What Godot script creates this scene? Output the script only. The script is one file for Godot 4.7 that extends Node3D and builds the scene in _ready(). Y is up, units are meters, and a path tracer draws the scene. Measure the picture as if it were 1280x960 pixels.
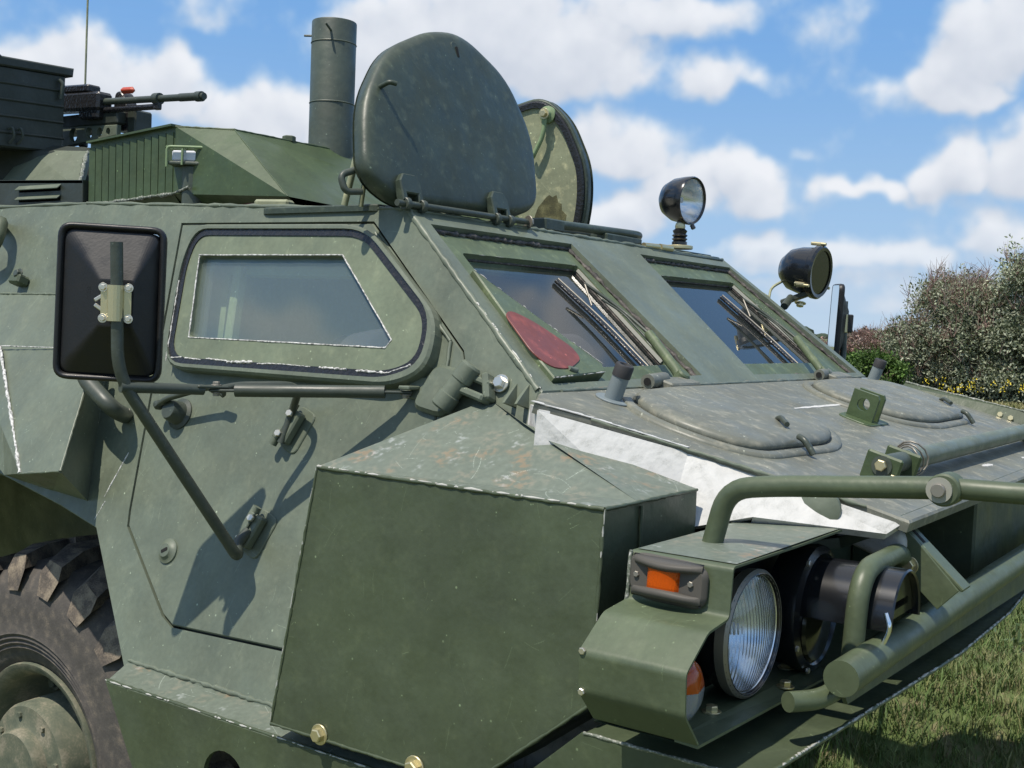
extends Node3D

# An armoured vehicle on a meadow. Vehicle frame: x forward, y up, z to its right side; metres.

const GY := -0.146            # ground under the wheels
const SUN := Vector3(0.06, -1.0, -0.48)   # direction the sunlight travels
var veh: Node3D
var M := {}
var T := {}
var rng := RandomNumberGenerator.new()
var H: Transform3D      # near hull side plate (leans in towards the roof)
var HF: Transform3D     # far hull side plate
var W: Transform3D      # windscreen plate
var D: Transform3D      # bonnet deck
# the lamps, their guard, the bumper and the bars sit on one carrier, drawn a little larger than life in its own units
const CARRIER := Transform3D(Vector3(0.93, 0, 0), Vector3(0, 0.93, 0), Vector3(0, 0, 0.93), Vector3(0, 0.126, 0.2065))
var on_carrier := false
var bolt_mesh: ArrayMesh
var washer_bolt_mesh: ArrayMesh


func _ready():
	rng.seed = 7
	make_camera_and_light()
	H = frame(Vector3(0, 2.054, 0.87), Vector3(1, 0, 0), Vector3(0, 1, -0.36), Vector3(0, 0.36, 1))
	HF = frame(Vector3(0, 2.054, -0.87), Vector3(-1, 0, 0), Vector3(0, 1, 0.36), Vector3(0, 0.36, -1))
	W = frame(Vector3(-1.756, 2.054, 0), Vector3(0, 0, -1), Vector3(-0.7807, 0.6249, 0), Vector3(0.6249, 0.7807, 0))
	D = frame(Vector3(-1.27, 1.665, 0), Vector3(0, 0, -1), Vector3(-0.9629, 0.2696, 0), Vector3(0.2696, 0.9629, 0))
	make_materials()
	make_ground()
	veh = Node3D.new()
	veh.name = "armored_vehicle"
	veh.position = Vector3(-3.2, GY, 0)
	veh.set_meta("label", "dark green armored vehicle with open roof hatches, side box and headlight guard")
	veh.set_meta("category", "armored vehicle")
	add_child(veh, true)
	bolt_mesh = hex_bolt(false)
	washer_bolt_mesh = hex_bolt(true)
	make_hull()
	make_door()
	make_windscreens()
	make_hood()
	make_box()
	on_carrier = true
	make_guard()
	make_bars()
	on_carrier = false
	make_mirrors()
	make_roof_things()
	make_turret()
	make_wheels()
	make_interior()
	make_plants()


func make_camera_and_light():
	var cam := Camera3D.new()
	cam.name = "camera"
	cam.fov = 36.61
	cam.near = 0.05
	cam.far = 6000.0
	cam.transform = Transform3D(Basis(Vector3(0.8199, 0.0401, -0.5711), Vector3(-0.0628, 0.9980, -0.0201), Vector3(0.5691, 0.0523, 0.8206)).orthonormalized(), Vector3(0, 1.8, 2.95))
	add_child(cam)
	cam.current = true
	var sun := DirectionalLight3D.new()
	sun.name = "sun"
	sun.light_energy = 1.6
	sun.light_color = Color(1.0, 0.965, 0.91)
	sun.light_angular_distance = 0.53
	sun.shadow_enabled = true
	sun.sky_mode = DirectionalLight3D.SKY_MODE_LIGHT_ONLY
	add_child(sun)
	sun.look_at_from_position(Vector3.ZERO, SUN, Vector3(1, 0, 0))
	var we := WorldEnvironment.new()
	we.name = "world"
	var e := Environment.new()
	e.background_mode = Environment.BG_SKY
	var sky := Sky.new()
	var pm := PanoramaSkyMaterial.new()
	pm.panorama = make_sky()
	sky.sky_material = pm
	e.sky = sky
	e.background_energy_multiplier = 1.0
	e.tonemap_mode = Environment.TONE_MAPPER_LINEAR
	e.tonemap_exposure = 1.0
	e.sdfgi_enabled = true
	e.ssao_enabled = true
	e.ssil_enabled = true
	we.environment = e
	add_child(we)


# ---------------------------------------------------------------- sky

var blobs := []
var cloud_noise: FastNoiseLite
var warp_noise: FastNoiseLite

func make_sky() -> ImageTexture:
	# cumulus heaps over a blue sky: [azimuth, elevation, half width, half height, thickness]
	blobs = [
		[-40.8, 11.8, 4.2, 3.2, 1.1], [-37.0, 13.6, 4.5, 3.0, 1.1], [-33.2, 12.6, 3.8, 2.8, 1.0], [-38.4, 8.8, 3.4, 2.6, 0.9], [-28.5, 14.7, 6.0, 1.7, 0.85],
		[-26.0, 11.9, 3.4, 1.1, 0.62], [-30.8, 8.3, 3.4, 1.9, 0.85], [-56.2, 10.3, 3.4, 2.3, 1.0], [-52.4, 10.2, 3.0, 1.9, 0.9], [-48.6, 9.2, 3.2, 1.5, 0.75],
		[-46.2, 9.3, 2.0, 2.2, 0.8], [-44.0, 7.8, 2.6, 2.0, 0.8], [-13.0, 13.2, 2.6, 2.6, 1.1], [-14.4, 11.2, 2.6, 1.3, 0.85], [-14.4, 7.7, 2.3, 1.2, 1.0],
		[-17.6, 6.9, 2.2, 0.7, 0.8], [-11.2, 8.2, 2.0, 2.4, 1.0], [-26.9, 6.2, 2.4, 1.8, 1.0], [-23.6, 6.7, 2.2, 1.9, 0.95], [-29.4, 5.0, 3.0, 1.3, 0.9],
		[-23.2, 3.5, 2.8, 1.2, 0.8], [-19.6, 3.4, 2.2, 1.1, 0.75], [-16.2, 3.6, 2.2, 1.0, 0.75], [-12.3, 4.7, 2.6, 1.6, 0.85], [-49.2, 13.6, 2.2, 1.6, 0.58],
		[-27.0, 2.2, 6.0, 1.2, 0.65], [-16.0, 1.8, 6.0, 1.2, 0.6], [-21.0, 8.7, 1.2, 0.7, 0.35],
	]
	var r := RandomNumberGenerator.new()
	r.seed = 31
	for i in 150:
		var az := r.randf_range(-180, 180)
		if az > -66 and az < -3:
			continue
		var el := pow(r.randf(), 1.5) * 62.0 + 3.0
		var big := 0.6 + el / 20.0
		blobs.append([az, el, r.randf_range(2.0, 5.0) * big, r.randf_range(1.0, 2.6) * big, r.randf_range(0.6, 1.05)])
	for i in 26:
		var el2 := r.randf_range(19, 70)
		var big2 := 0.6 + el2 / 20.0
		blobs.append([r.randf_range(-66, -3), el2, r.randf_range(2.0, 5.0) * big2, r.randf_range(1.0, 2.4) * big2, r.randf_range(0.6, 1.05)])
	cloud_noise = FastNoiseLite.new()
	cloud_noise.seed = 5
	cloud_noise.noise_type = FastNoiseLite.TYPE_SIMPLEX_SMOOTH
	cloud_noise.frequency = 11.0
	cloud_noise.fractal_type = FastNoiseLite.FRACTAL_FBM
	cloud_noise.fractal_octaves = 6
	cloud_noise.fractal_gain = 0.52
	warp_noise = FastNoiseLite.new()
	warp_noise.seed = 9
	warp_noise.frequency = 5.0
	warp_noise.fractal_octaves = 3
	var wide := 4096
	var high := 2048
	# azimuth 0 (towards -z) lies at the picture's left edge
	var img := sky_patch(0.0, 360.0, -90.0, 90.0, 512, 256)
	img.resize(wide, high, Image.INTERPOLATE_CUBIC)
	# the same sky again with its finer detail where more of it is needed
	var x0 := int((360.0 - 63.0) / 360.0 * wide)
	var x1 := int((360.0 - 6.0) / 360.0 * wide)
	var y0 := int((90.0 - 18.0) / 180.0 * high)
	var y1 := int((90.0 + 1.0) / 180.0 * high)
	var fine := sky_patch(x0 * 360.0 / wide, x1 * 360.0 / wide, 90.0 - y1 * 180.0 / high, 90.0 - y0 * 180.0 / high, x1 - x0, y1 - y0)
	img.blit_rect(fine, Rect2i(0, 0, x1 - x0, y1 - y0), Vector2i(x0, y0))
	return ImageTexture.create_from_image(img)


func sky_patch(az0: float, az1: float, el0: float, el1: float, w: int, h: int) -> Image:
	var bytes := PackedByteArray()
	bytes.resize(w * h * 3)
	for j in h:
		var el := el1 - (j + 0.5) / h * (el1 - el0)
		var near := []
		for b in blobs:
			if absf(el - b[1]) < b[3] * 2.6 + 1.5:
				near.append(b)
		for i in w:
			var az := az0 + (i + 0.5) / w * (az1 - az0)
			var c := sky_color(az, el, near)
			var k := (j * w + i) * 3
			bytes[k] = int(clampf(c.r, 0, 1) * 255.0 + 0.5)
			bytes[k + 1] = int(clampf(c.g, 0, 1) * 255.0 + 0.5)
			bytes[k + 2] = int(clampf(c.b, 0, 1) * 255.0 + 0.5)
	return Image.create_from_data(w, h, false, Image.FORMAT_RGB8, bytes)


func cloud_at(az: float, el: float, near: Array) -> float:
	var ca := deg_to_rad(az)
	var ce := deg_to_rad(el)
	var dir := Vector3(sin(ca) * cos(ce), sin(ce), -cos(ca) * cos(ce))
	var wa := az + warp_noise.get_noise_3dv(dir * 3.0) * 1.6
	var we := el + warp_noise.get_noise_3dv(dir * 3.0 + Vector3(7, 3, 1)) * 1.1
	var s := 0.0
	for b in near:
		var da: float = fposmod(wa - b[0] + 180.0, 360.0) - 180.0
		da *= cos(ce) / b[2]
		if absf(da) > 2.4:
			continue
		var de: float = (we - b[1]) / b[3]
		if de < 0.0:
			de *= 1.5
		s = maxf(s, b[4] * exp(-0.9 * (da * da + de * de))) + 0.12 * b[4] * exp(-1.2 * (da * da + de * de))
	var n := cloud_noise.get_noise_3dv(dir)
	return s + 0.62 * n


func sky_color(az: float, el: float, near: Array) -> Color:
	if el < -1.2:
		return Color(0.66, 0.72, 0.78)
	var e := maxf(el, 0.0)
	var c := Color(0.745, 0.83, 0.915)
	c = c.lerp(Color(0.645, 0.780, 0.915), smoothstep(0.0, 5.0, e))
	c = c.lerp(Color(0.475, 0.670, 0.890), smoothstep(3.0, 16.0, e))
	c = c.lerp(Color(0.36, 0.55, 0.81), smoothstep(16.0, 75.0, e))
	var v := cloud_at(az, el, near)
	var d := smoothstep(0.18, 0.72, v)
	if d <= 0.0:
		return c
	var up := cloud_at(az + 0.3, el + 1.0, near)
	var lit := clampf(0.60 + (v - up) * 0.62 - maxf(0.0, v - 0.85) * 0.28, 0.0, 1.0)
	var white := Color(0.76, 0.79, 0.845).lerp(Color(0.955, 0.96, 0.975), lit)
	white = white.lerp(c, 0.35 * (1.0 - smoothstep(0.0, 7.0, e)))
	return c.lerp(white, d * 0.95)


# ---------------------------------------------------------------- geometry helpers

func frame(o: Vector3, u: Vector3, v: Vector3, n: Vector3) -> Transform3D:
	return Transform3D(Basis(u.normalized(), v.normalized(), n.normalized()), o)


func frame_n(o: Vector3, n: Vector3, up := Vector3(0, 1, 0)) -> Transform3D:
	var nn := n.normalized()
	if absf(nn.dot(up.normalized())) > 0.98:
		up = Vector3(1, 0, 0)
	var u := up.cross(nn).normalized()
	return Transform3D(Basis(u, nn.cross(u), nn), o)


func S() -> SurfaceTool:
	var st := SurfaceTool.new()
	st.begin(Mesh.PRIMITIVE_TRIANGLES)
	return st


func tri(st: SurfaceTool, a: Vector3, b: Vector3, c: Vector3, hint: Vector3):
	var n := (b - a).cross(c - a)
	if n.length_squared() < 1e-18:
		return
	n = n.normalized()
	if n.dot(hint) > 0.0:
		var t := b
		b = c
		c = t
	else:
		n = -n
	for p in [a, b, c]:
		st.set_normal(n)
		st.add_vertex(p)


func tri_s(st: SurfaceTool, a: Vector3, b: Vector3, c: Vector3, na: Vector3, nb: Vector3, nc: Vector3):
	var n := (b - a).cross(c - a)
	if n.length_squared() < 1e-18:
		return
	if n.dot(na + nb + nc) > 0.0:
		var t := b
		b = c
		c = t
		t = nb
		nb = nc
		nc = t
	st.set_normal(na)
	st.add_vertex(a)
	st.set_normal(nb)
	st.add_vertex(b)
	st.set_normal(nc)
	st.add_vertex(c)


func quad(st: SurfaceTool, a: Vector3, b: Vector3, c: Vector3, d: Vector3, hint: Vector3):
	tri(st, a, b, c, hint)
	tri(st, a, c, d, hint)


func ccw(pts) -> Array:
	var a := 0.0
	for i in pts.size():
		var p: Vector2 = pts[i]
		var q: Vector2 = pts[(i + 1) % pts.size()]
		a += p.x * q.y - q.x * p.y
	var out: Array = pts.duplicate()
	if a < 0.0:
		out.reverse()
	return out


func inset(pts: Array, d: float) -> Array:
	# moves every edge of a counter-clockwise outline inwards by d
	var out := []
	var n := pts.size()
	for i in n:
		var a: Vector2 = pts[(i + n - 1) % n]
		var b: Vector2 = pts[i]
		var c: Vector2 = pts[(i + 1) % n]
		var e1 := (b - a).normalized()
		var e2 := (c - b).normalized()
		var n1 := Vector2(-e1.y, e1.x)
		var n2 := Vector2(-e2.y, e2.x)
		var m := n1 + n2
		if m.length() < 0.05:
			m = n1
		m = m.normalized()
		out.append(b + m * d / maxf(m.dot(n1), 0.35))
	return out


func rounded(pts: Array, r: float, steps := 4) -> Array:
	var out := []
	var n := pts.size()
	for i in n:
		var a: Vector2 = pts[(i + n - 1) % n]
		var b: Vector2 = pts[i]
		var c: Vector2 = pts[(i + 1) % n]
		var cut: float = minf(r, minf((b - a).length(), (c - b).length()) * 0.49)
		var p := b + (a - b).normalized() * cut
		var q := b + (c - b).normalized() * cut
		for k in steps + 1:
			var t := float(k) / steps
			out.append(p.lerp(b, t).lerp(b.lerp(q, t), t))
	return out


func rrect(w: float, h: float, r: float, steps := 4) -> Array:
	return rounded([Vector2(-w / 2, -h / 2), Vector2(w / 2, -h / 2), Vector2(w / 2, h / 2), Vector2(-w / 2, h / 2)], r, steps)


func ellipse(cx: float, cy: float, rx: float, ry: float, n := 24) -> Array:
	var out := []
	for i in n:
		var a := TAU * i / n
		out.append(Vector2(cx + rx * cos(a), cy + ry * sin(a)))
	return out


func shift(pts: Array, by: Vector2) -> Array:
	var out := []
	for p in pts:
		out.append(p + by)
	return out


func mirror_x(pts: Array) -> Array:
	var out := []
	for p in pts:
		out.append(Vector2(-p.x, p.y))
	return out


func cross2(a: Vector2, b: Vector2, c: Vector2) -> float:
	return (b - a).cross(c - a)


func ears(poly: Array) -> Array:
	# triangles of a simple outline that may touch itself along bridges to its holes
	var idx := range(poly.size())
	var out := []
	var guard := 0
	while idx.size() > 3 and guard < 4000:
		guard += 1
		var best := -1
		var best_score := -1.0
		for k in idx.size():
			var a: Vector2 = poly[idx[(k + idx.size() - 1) % idx.size()]]
			var b: Vector2 = poly[idx[k]]
			var c: Vector2 = poly[idx[(k + 1) % idx.size()]]
			var area := cross2(a, b, c)
			if area <= 1e-10:
				continue
			var ok := true
			for m in idx:
				var p: Vector2 = poly[m]
				if p.is_equal_approx(a) or p.is_equal_approx(b) or p.is_equal_approx(c):
					continue
				if cross2(a, b, p) > -1e-10 and cross2(b, c, p) > -1e-10 and cross2(c, a, p) > -1e-10:
					ok = false
					break
			if ok:
				var score := area / maxf((c - a).length_squared(), 1e-9)
				if score > best_score:
					best_score = score
					best = k
		if best < 0:
			# drop a degenerate corner
			best = 0
			var least := 1e9
			for k in idx.size():
				var s := absf(cross2(poly[idx[(k + idx.size() - 1) % idx.size()]], poly[idx[k]], poly[idx[(k + 1) % idx.size()]]))
				if s < least:
					least = s
					best = k
			idx.remove_at(best)
			continue
		out.append([idx[(best + idx.size() - 1) % idx.size()], idx[best], idx[(best + 1) % idx.size()]])
		idx.remove_at(best)
	if idx.size() == 3:
		out.append([idx[0], idx[1], idx[2]])
	return out


func hits(a: Vector2, b: Vector2, loop: Array) -> bool:
	for i in loop.size():
		var p: Vector2 = loop[i]
		var q: Vector2 = loop[(i + 1) % loop.size()]
		if p.is_equal_approx(a) or p.is_equal_approx(b) or q.is_equal_approx(a) or q.is_equal_approx(b):
			continue
		if Geometry2D.segment_intersects_segment(a, b, p, q) != null:
			return true
	return false


func bridged(outer: Array, holes: Array) -> Array:
	var poly := outer.duplicate()
	for k in holes.size():
		var hole: Array = holes[k].duplicate()
		hole.reverse()
		var best := 1e9
		var bi := 0
		var bj := 0
		for i in poly.size():
			for j in hole.size():
				var d: float = (poly[i] - hole[j]).length()
				if d < best and not hits(poly[i], hole[j], poly) and not hits(poly[i], hole[j], hole):
					var clear := true
					for m in range(k + 1, holes.size()):
						if hits(poly[i], hole[j], holes[m]):
							clear = false
					if clear:
						best = d
						bi = i
						bj = j
		var joined := poly.slice(0, bi + 1)
		for j in hole.size() + 1:
			joined.append(hole[(bj + j) % hole.size()])
		joined.append_array(poly.slice(bi))
		poly = joined
	return poly


func cap(st: SurfaceTool, f: Transform3D, outline: Array, holes: Array, h: float, side: float):
	var poly := bridged(outline, holes) if holes.size() else outline
	for t in ears(poly):
		var p := []
		for k in 3:
			var q: Vector2 = poly[t[k]]
			p.append(f * Vector3(q.x, q.y, h))
		tri(st, p[0], p[1], p[2], f.basis.z * side)


func plate(st: SurfaceTool, f: Transform3D, pts: Array, thick: float, bev := 0.0, holes := [], lift := 0.0):
	# a plate whose front lies in the plane of the frame (raised by lift), its edge bevelled
	var p := ccw(pts)
	var top := p if bev == 0.0 else inset(p, bev)
	var hs := []
	for h in holes:
		hs.append(ccw(h))
	cap(st, f, top, hs, lift, 1.0)
	if thick > 0.0:
		cap(st, f, p, hs, lift - thick, -1.0)
	var n := p.size()
	for i in n:
		var j := (i + 1) % n
		var e: Vector2 = p[j] - p[i]
		var o := f.basis * Vector3(e.y, -e.x, 0).normalized()
		if bev > 0.0:
			quad(st, f * v3(top[i], lift), f * v3(top[j], lift), f * v3(p[j], lift - bev), f * v3(p[i], lift - bev), o + f.basis.z)
		if thick > bev:
			quad(st, f * v3(p[i], lift - bev), f * v3(p[j], lift - bev), f * v3(p[j], lift - thick), f * v3(p[i], lift - thick), o)
	for h in hs:
		for i in h.size():
			var j: int = (i + 1) % h.size()
			var e: Vector2 = h[j] - h[i]
			var o := f.basis * Vector3(-e.y, e.x, 0).normalized()
			if thick > 0.0:
				quad(st, f * v3(h[i], lift), f * v3(h[j], lift), f * v3(h[j], lift - thick), f * v3(h[i], lift - thick), o)


func v3(p: Vector2, h: float) -> Vector3:
	return Vector3(p.x, p.y, h)


func pillow(st: SurfaceTool, f: Transform3D, pts: Array, rings: Array, smooth := true, close_back := true):
	# rings: [inset, height] from the back edge to the crown; the surface is smooth across the rings
	var p := ccw(pts)
	var loops := []
	for r in rings:
		var q := shrunk(p, r[0])
		var l := []
		for x in q:
			l.append(f * v3(x, r[1]))
		loops.append(l)
	loft(st, loops, f.basis.z, smooth)
	var last: Array = shrunk(p, rings[-1][0])
	cap(st, f, last, [], rings[-1][1], 1.0)
	if close_back:
		cap(st, f, p, [], rings[0][1], -1.0)


func shrunk(p: Array, d: float) -> Array:
	# small steps follow the edge, larger ones draw the outline in towards its middle
	if d == 0.0:
		return p
	if d <= 0.014:
		return inset(p, d)
	var base := inset(p, 0.014)
	var mid := Vector2.ZERO
	for q in base:
		mid += q
	mid /= base.size()
	var mean := 0.0
	for q in base:
		mean += q.distance_to(mid)
	mean /= base.size()
	var out := []
	for q in base:
		out.append(mid + (q - mid) * (1.0 - (d - 0.014) / mean))
	return out


func loft(st: SurfaceTool, loops: Array, _axis: Vector3, smooth := true):
	var n: int = loops[0].size()
	var norms := []
	for k in loops.size():
		var mid := Vector3.ZERO
		for x in loops[k]:
			mid += x
		mid /= n
		var row := []
		for i in n:
			var along: Vector3 = loops[k][(i + 1) % n] - loops[k][(i + n - 1) % n]
			var up: Vector3 = loops[mini(k + 1, loops.size() - 1)][i] - loops[maxi(k - 1, 0)][i]
			var nn := along.cross(up).normalized()
			row.append(nn)
		norms.append(row)
	for k in loops.size() - 1:
		for i in n:
			var j := (i + 1) % n
			var a: Vector3 = loops[k][i]
			var b: Vector3 = loops[k][j]
			var c: Vector3 = loops[k + 1][j]
			var d: Vector3 = loops[k + 1][i]
			if smooth:
				tri_s(st, a, b, c, norms[k][i], norms[k][j], norms[k + 1][j])
				tri_s(st, a, c, d, norms[k][i], norms[k + 1][j], norms[k + 1][i])
			else:
				quad(st, a, b, c, d, norms[k][i] + norms[k + 1][i] + norms[k][j])


func fillet3(pts: Array, r: float, steps := 6) -> Array:
	if r <= 0.0 or pts.size() < 3:
		return pts
	var out := [pts[0]]
	for i in range(1, pts.size() - 1):
		var a: Vector3 = pts[i - 1]
		var b: Vector3 = pts[i]
		var c: Vector3 = pts[i + 1]
		var cut: float = minf(r, minf((b - a).length(), (c - b).length()) * 0.48)
		var p := b + (a - b).normalized() * cut
		var q := b + (c - b).normalized() * cut
		for k in steps + 1:
			var t := float(k) / steps
			out.append(p.lerp(b, t).lerp(b.lerp(q, t), t))
	out.append(pts[-1])
	return out


func tube(st: SurfaceTool, pts: Array, r: float, seg := 12, fil := 0.0, caps := true, radii := []):
	var path := fillet3(pts, fil)
	var n := path.size()
	var rows := []
	var side := Vector3.ZERO
	var dirs := []
	for i in n:
		var d: Vector3 = (path[mini(i + 1, n - 1)] - path[maxi(i - 1, 0)]).normalized()
		dirs.append(d)
		if i == 0:
			side = d.cross(Vector3(0, 1, 0) if absf(d.y) < 0.9 else Vector3(1, 0, 0)).normalized()
		else:
			side = (side - d * side.dot(d)).normalized()
		var up := d.cross(side)
		var row := []
		var rr: float = radii[i] if radii.size() == n else r
		for k in seg:
			var a := TAU * k / seg
			var o := side * cos(a) + up * sin(a)
			row.append([path[i] + o * rr, o])
		rows.append(row)
	for i in n - 1:
		for k in seg:
			var m := (k + 1) % seg
			tri_s(st, rows[i][k][0], rows[i][m][0], rows[i + 1][m][0], rows[i][k][1], rows[i][m][1], rows[i + 1][m][1])
			tri_s(st, rows[i][k][0], rows[i + 1][m][0], rows[i + 1][k][0], rows[i][k][1], rows[i + 1][m][1], rows[i + 1][k][1])
	if caps:
		for k in seg:
			var m := (k + 1) % seg
			tri(st, path[0], rows[0][k][0], rows[0][m][0], -dirs[0])
			tri(st, path[n - 1], rows[n - 1][k][0], rows[n - 1][m][0], dirs[n - 1])


func lathe(st: SurfaceTool, o: Vector3, axis: Vector3, prof: Array, seg := 24, a0 := 0.0, a1 := TAU, up := Vector3(0, 1, 0)):
	# prof: Vector2(radius, height along the axis), outside on the right hand while going up
	var f := frame_n(o, axis, up)
	var n := prof.size()
	var segn := []
	for i in n - 1:
		var d: Vector2 = prof[i + 1] - prof[i]
		segn.append(Vector2(d.y, -d.x).normalized())
	for i in n - 1:
		var na: Vector2 = segn[i]
		var nb: Vector2 = segn[i]
		if i > 0 and segn[i].dot(segn[i - 1]) > 0.72:
			na = (segn[i] + segn[i - 1]).normalized()
		if i < n - 2 and segn[i].dot(segn[i + 1]) > 0.72:
			nb = (segn[i] + segn[i + 1]).normalized()
		for k in seg:
			var t0 := a0 + (a1 - a0) * k / seg
			var t1 := a0 + (a1 - a0) * (k + 1) / seg
			var c0 := Vector2(cos(t0), sin(t0))
			var c1 := Vector2(cos(t1), sin(t1))
			var p := [ring(f, prof[i], c0), ring(f, prof[i], c1), ring(f, prof[i + 1], c1), ring(f, prof[i + 1], c0)]
			var q := [turn(f, na, c0), turn(f, na, c1), turn(f, nb, c1), turn(f, nb, c0)]
			tri_s(st, p[0], p[1], p[2], q[0], q[1], q[2])
			tri_s(st, p[0], p[2], p[3], q[0], q[2], q[3])


func ring(f: Transform3D, p: Vector2, c: Vector2) -> Vector3:
	return f * Vector3(p.x * c.x, p.x * c.y, p.y)


func turn(f: Transform3D, p: Vector2, c: Vector2) -> Vector3:
	return f.basis * Vector3(p.x * c.x, p.x * c.y, p.y)


func cyl(st: SurfaceTool, o: Vector3, axis: Vector3, r: float, h: float, seg := 20, ch := 0.0):
	if ch > 0.0:
		lathe(st, o, axis, [Vector2(0, 0), Vector2(r - ch, 0), Vector2(r, ch), Vector2(r, h - ch), Vector2(r - ch, h), Vector2(0, h)], seg)
	else:
		lathe(st, o, axis, [Vector2(0, 0), Vector2(r, 0), Vector2(r, h), Vector2(0, h)], seg)


func cbox(st: SurfaceTool, f: Transform3D, size: Vector3, ch := 0.003):
	# a box with chamfered edges, centred on the frame
	var h := size / 2.0
	ch = minf(ch, minf(h.x, minf(h.y, h.z)) * 0.9)
	for ax in 3:
		var b := (ax + 1) % 3
		var c := (ax + 2) % 3
		for s in [-1.0, 1.0]:
			var q := []
			for k in [[-1.0, -1.0], [1.0, -1.0], [1.0, 1.0], [-1.0, 1.0]]:
				var p := Vector3.ZERO
				p[ax] = s * h[ax]
				p[b] = k[0] * (h[b] - ch)
				p[c] = k[1] * (h[c] - ch)
				q.append(f * p)
			var nn := Vector3.ZERO
			nn[ax] = s
			quad(st, q[0], q[1], q[2], q[3], f.basis * nn)
			for s2 in [-1.0, 1.0]:
				var e := []
				for k in [[0, -1.0], [0, 1.0], [1, 1.0], [1, -1.0]]:
					var p := Vector3.ZERO
					p[ax] = s * (h[ax] - (0.0 if k[0] == 0 else ch))
					p[b] = s2 * (h[b] - (ch if k[0] == 0 else 0.0))
					p[c] = k[1] * (h[c] - ch)
					e.append(f * p)
				var n2 := Vector3.ZERO
				n2[ax] = s
				n2[b] = s2
				quad(st, e[0], e[1], e[2], e[3], f.basis * n2)
	for sx in [-1.0, 1.0]:
		for sy in [-1.0, 1.0]:
			for sz in [-1.0, 1.0]:
				var k := Vector3(sx, sy, sz)
				var a := Vector3(sx * h.x, sy * (h.y - ch), sz * (h.z - ch))
				var b2 := Vector3(sx * (h.x - ch), sy * h.y, sz * (h.z - ch))
				var c2 := Vector3(sx * (h.x - ch), sy * (h.y - ch), sz * h.z)
				tri(st, f * a, f * b2, f * c2, f.basis * k)


func solid4(st: SurfaceTool, a: Vector3, b: Vector3, c: Vector3, d: Vector3, t: float, out: Vector3):
	# a four-cornered plate, its front through the corners, t thick
	var n := (b - a).cross(d - a).normalized()
	if n.dot(out) < 0.0:
		n = -n
	var p := [a, b, c, d]
	quad(st, a, b, c, d, n)
	quad(st, a - n * t, b - n * t, c - n * t, d - n * t, -n)
	var mid := (a + b + c + d) / 4.0
	for i in 4:
		var j := (i + 1) % 4
		quad(st, p[i], p[j], p[j] - n * t, p[i] - n * t, (p[i] + p[j]) / 2.0 - mid)


func bead(st: SurfaceTool, a: Vector3, b: Vector3, r: float, wob := 0.35, step := 0.012):
	# an uneven weld bead
	var n := maxi(3, int((b - a).length() / step))
	var path := []
	var radii := []
	for i in n + 1:
		path.append(a.lerp(b, float(i) / n) + Vector3(rng.randf_range(-1, 1), rng.randf_range(-1, 1), rng.randf_range(-1, 1)) * r * wob * 0.5)
		radii.append(r * rng.randf_range(1.0 - wob, 1.0 + wob))
	tube(st, path, r, 6, 0.0, true, radii)


func chips(a: Vector3, b: Vector3, r: float, share := 0.7) -> SurfaceTool:
	# flecks of rubbed-off paint strung unevenly along an edge
	var st := S()
	var l := (b - a).length()
	var d := (b - a) / l
	var x := 0.0
	while x < l:
		var thick := rng.randf()
		var n := rng.randf_range(0.003, 0.012) if thick < 0.6 else rng.randf_range(0.012, 0.045)
		if rng.randf() < share:
			var e := minf(x + n, l)
			var jog := Vector3(rng.randf_range(-1, 1), rng.randf_range(-1, 1), rng.randf_range(-1, 1)) * r * 0.3
			var k := rng.randf_range(0.45, 1.0) * r
			tube(st, [a + d * x + jog, a + d * (x + (e - x) * 0.4) + jog * 0.3, a + d * e + jog], k, 5, 0.0, true, [k * 0.3, k, k * 0.4])
		x += n * rng.randf_range(0.8, 1.6)
	return st


func chip_part(a: Vector3, b: Vector3, r: float, share: float, parent: Node3D = null):
	part("chipped_edge", chips(a, b, r, share), M.bare_metal, parent).set_meta("kind", "stuff")


func hex_bolt(washer: bool) -> ArrayMesh:
	# unit bolt: head radius 1, axis y
	var st := S()
	var base := 0.0
	if washer:
		cyl(st, Vector3.ZERO, Vector3.UP, 1.5, 0.28, 18, 0.06)
		base = 0.28
	var hexa := []
	for i in 6:
		hexa.append(Vector2(cos(TAU * i / 6), sin(TAU * i / 6)))
	plate(st, frame(Vector3(0, base + 0.85, 0), Vector3(1, 0, 0), Vector3(0, 0, -1), Vector3(0, 1, 0)), hexa, 0.85, 0.14)
	return st.commit()


# ---------------------------------------------------------------- object helpers

func part(called: String, what, mat: Material, parent: Node3D = null, label := "") -> MeshInstance3D:
	var o := MeshInstance3D.new()
	o.name = called
	o.mesh = what.commit() if what is SurfaceTool else what
	o.material_override = mat
	if parent == null:
		parent = veh
	if parent == veh:
		o.transform = Transform3D(Basis(), -veh.position) * (CARRIER if on_carrier else Transform3D())
	parent.add_child(o, true)
	if label:
		o.set_meta("label", label)
	return o


func bolt(at: Vector3, n: Vector3, r: float, mat: Material, parent: Node3D = null, washer := true) -> MeshInstance3D:
	var o := MeshInstance3D.new()
	o.name = "bolt"
	o.mesh = washer_bolt_mesh if washer else bolt_mesh
	o.material_override = mat
	var f := frame_n(at, n)
	var spin := Basis(n.normalized(), rng.randf() * TAU)
	o.transform = Transform3D((spin * Basis(f.basis.x, f.basis.z, -f.basis.y)) * r, at)
	if parent == null:
		parent = veh
	if parent == veh:
		o.transform = Transform3D(Basis(), -veh.position) * (CARRIER if on_carrier else Transform3D()) * o.transform
	parent.add_child(o, true)
	return o


func hp(x: float, v: float, h := 0.0) -> Vector3:
	return H * Vector3(x, v, h)


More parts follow.
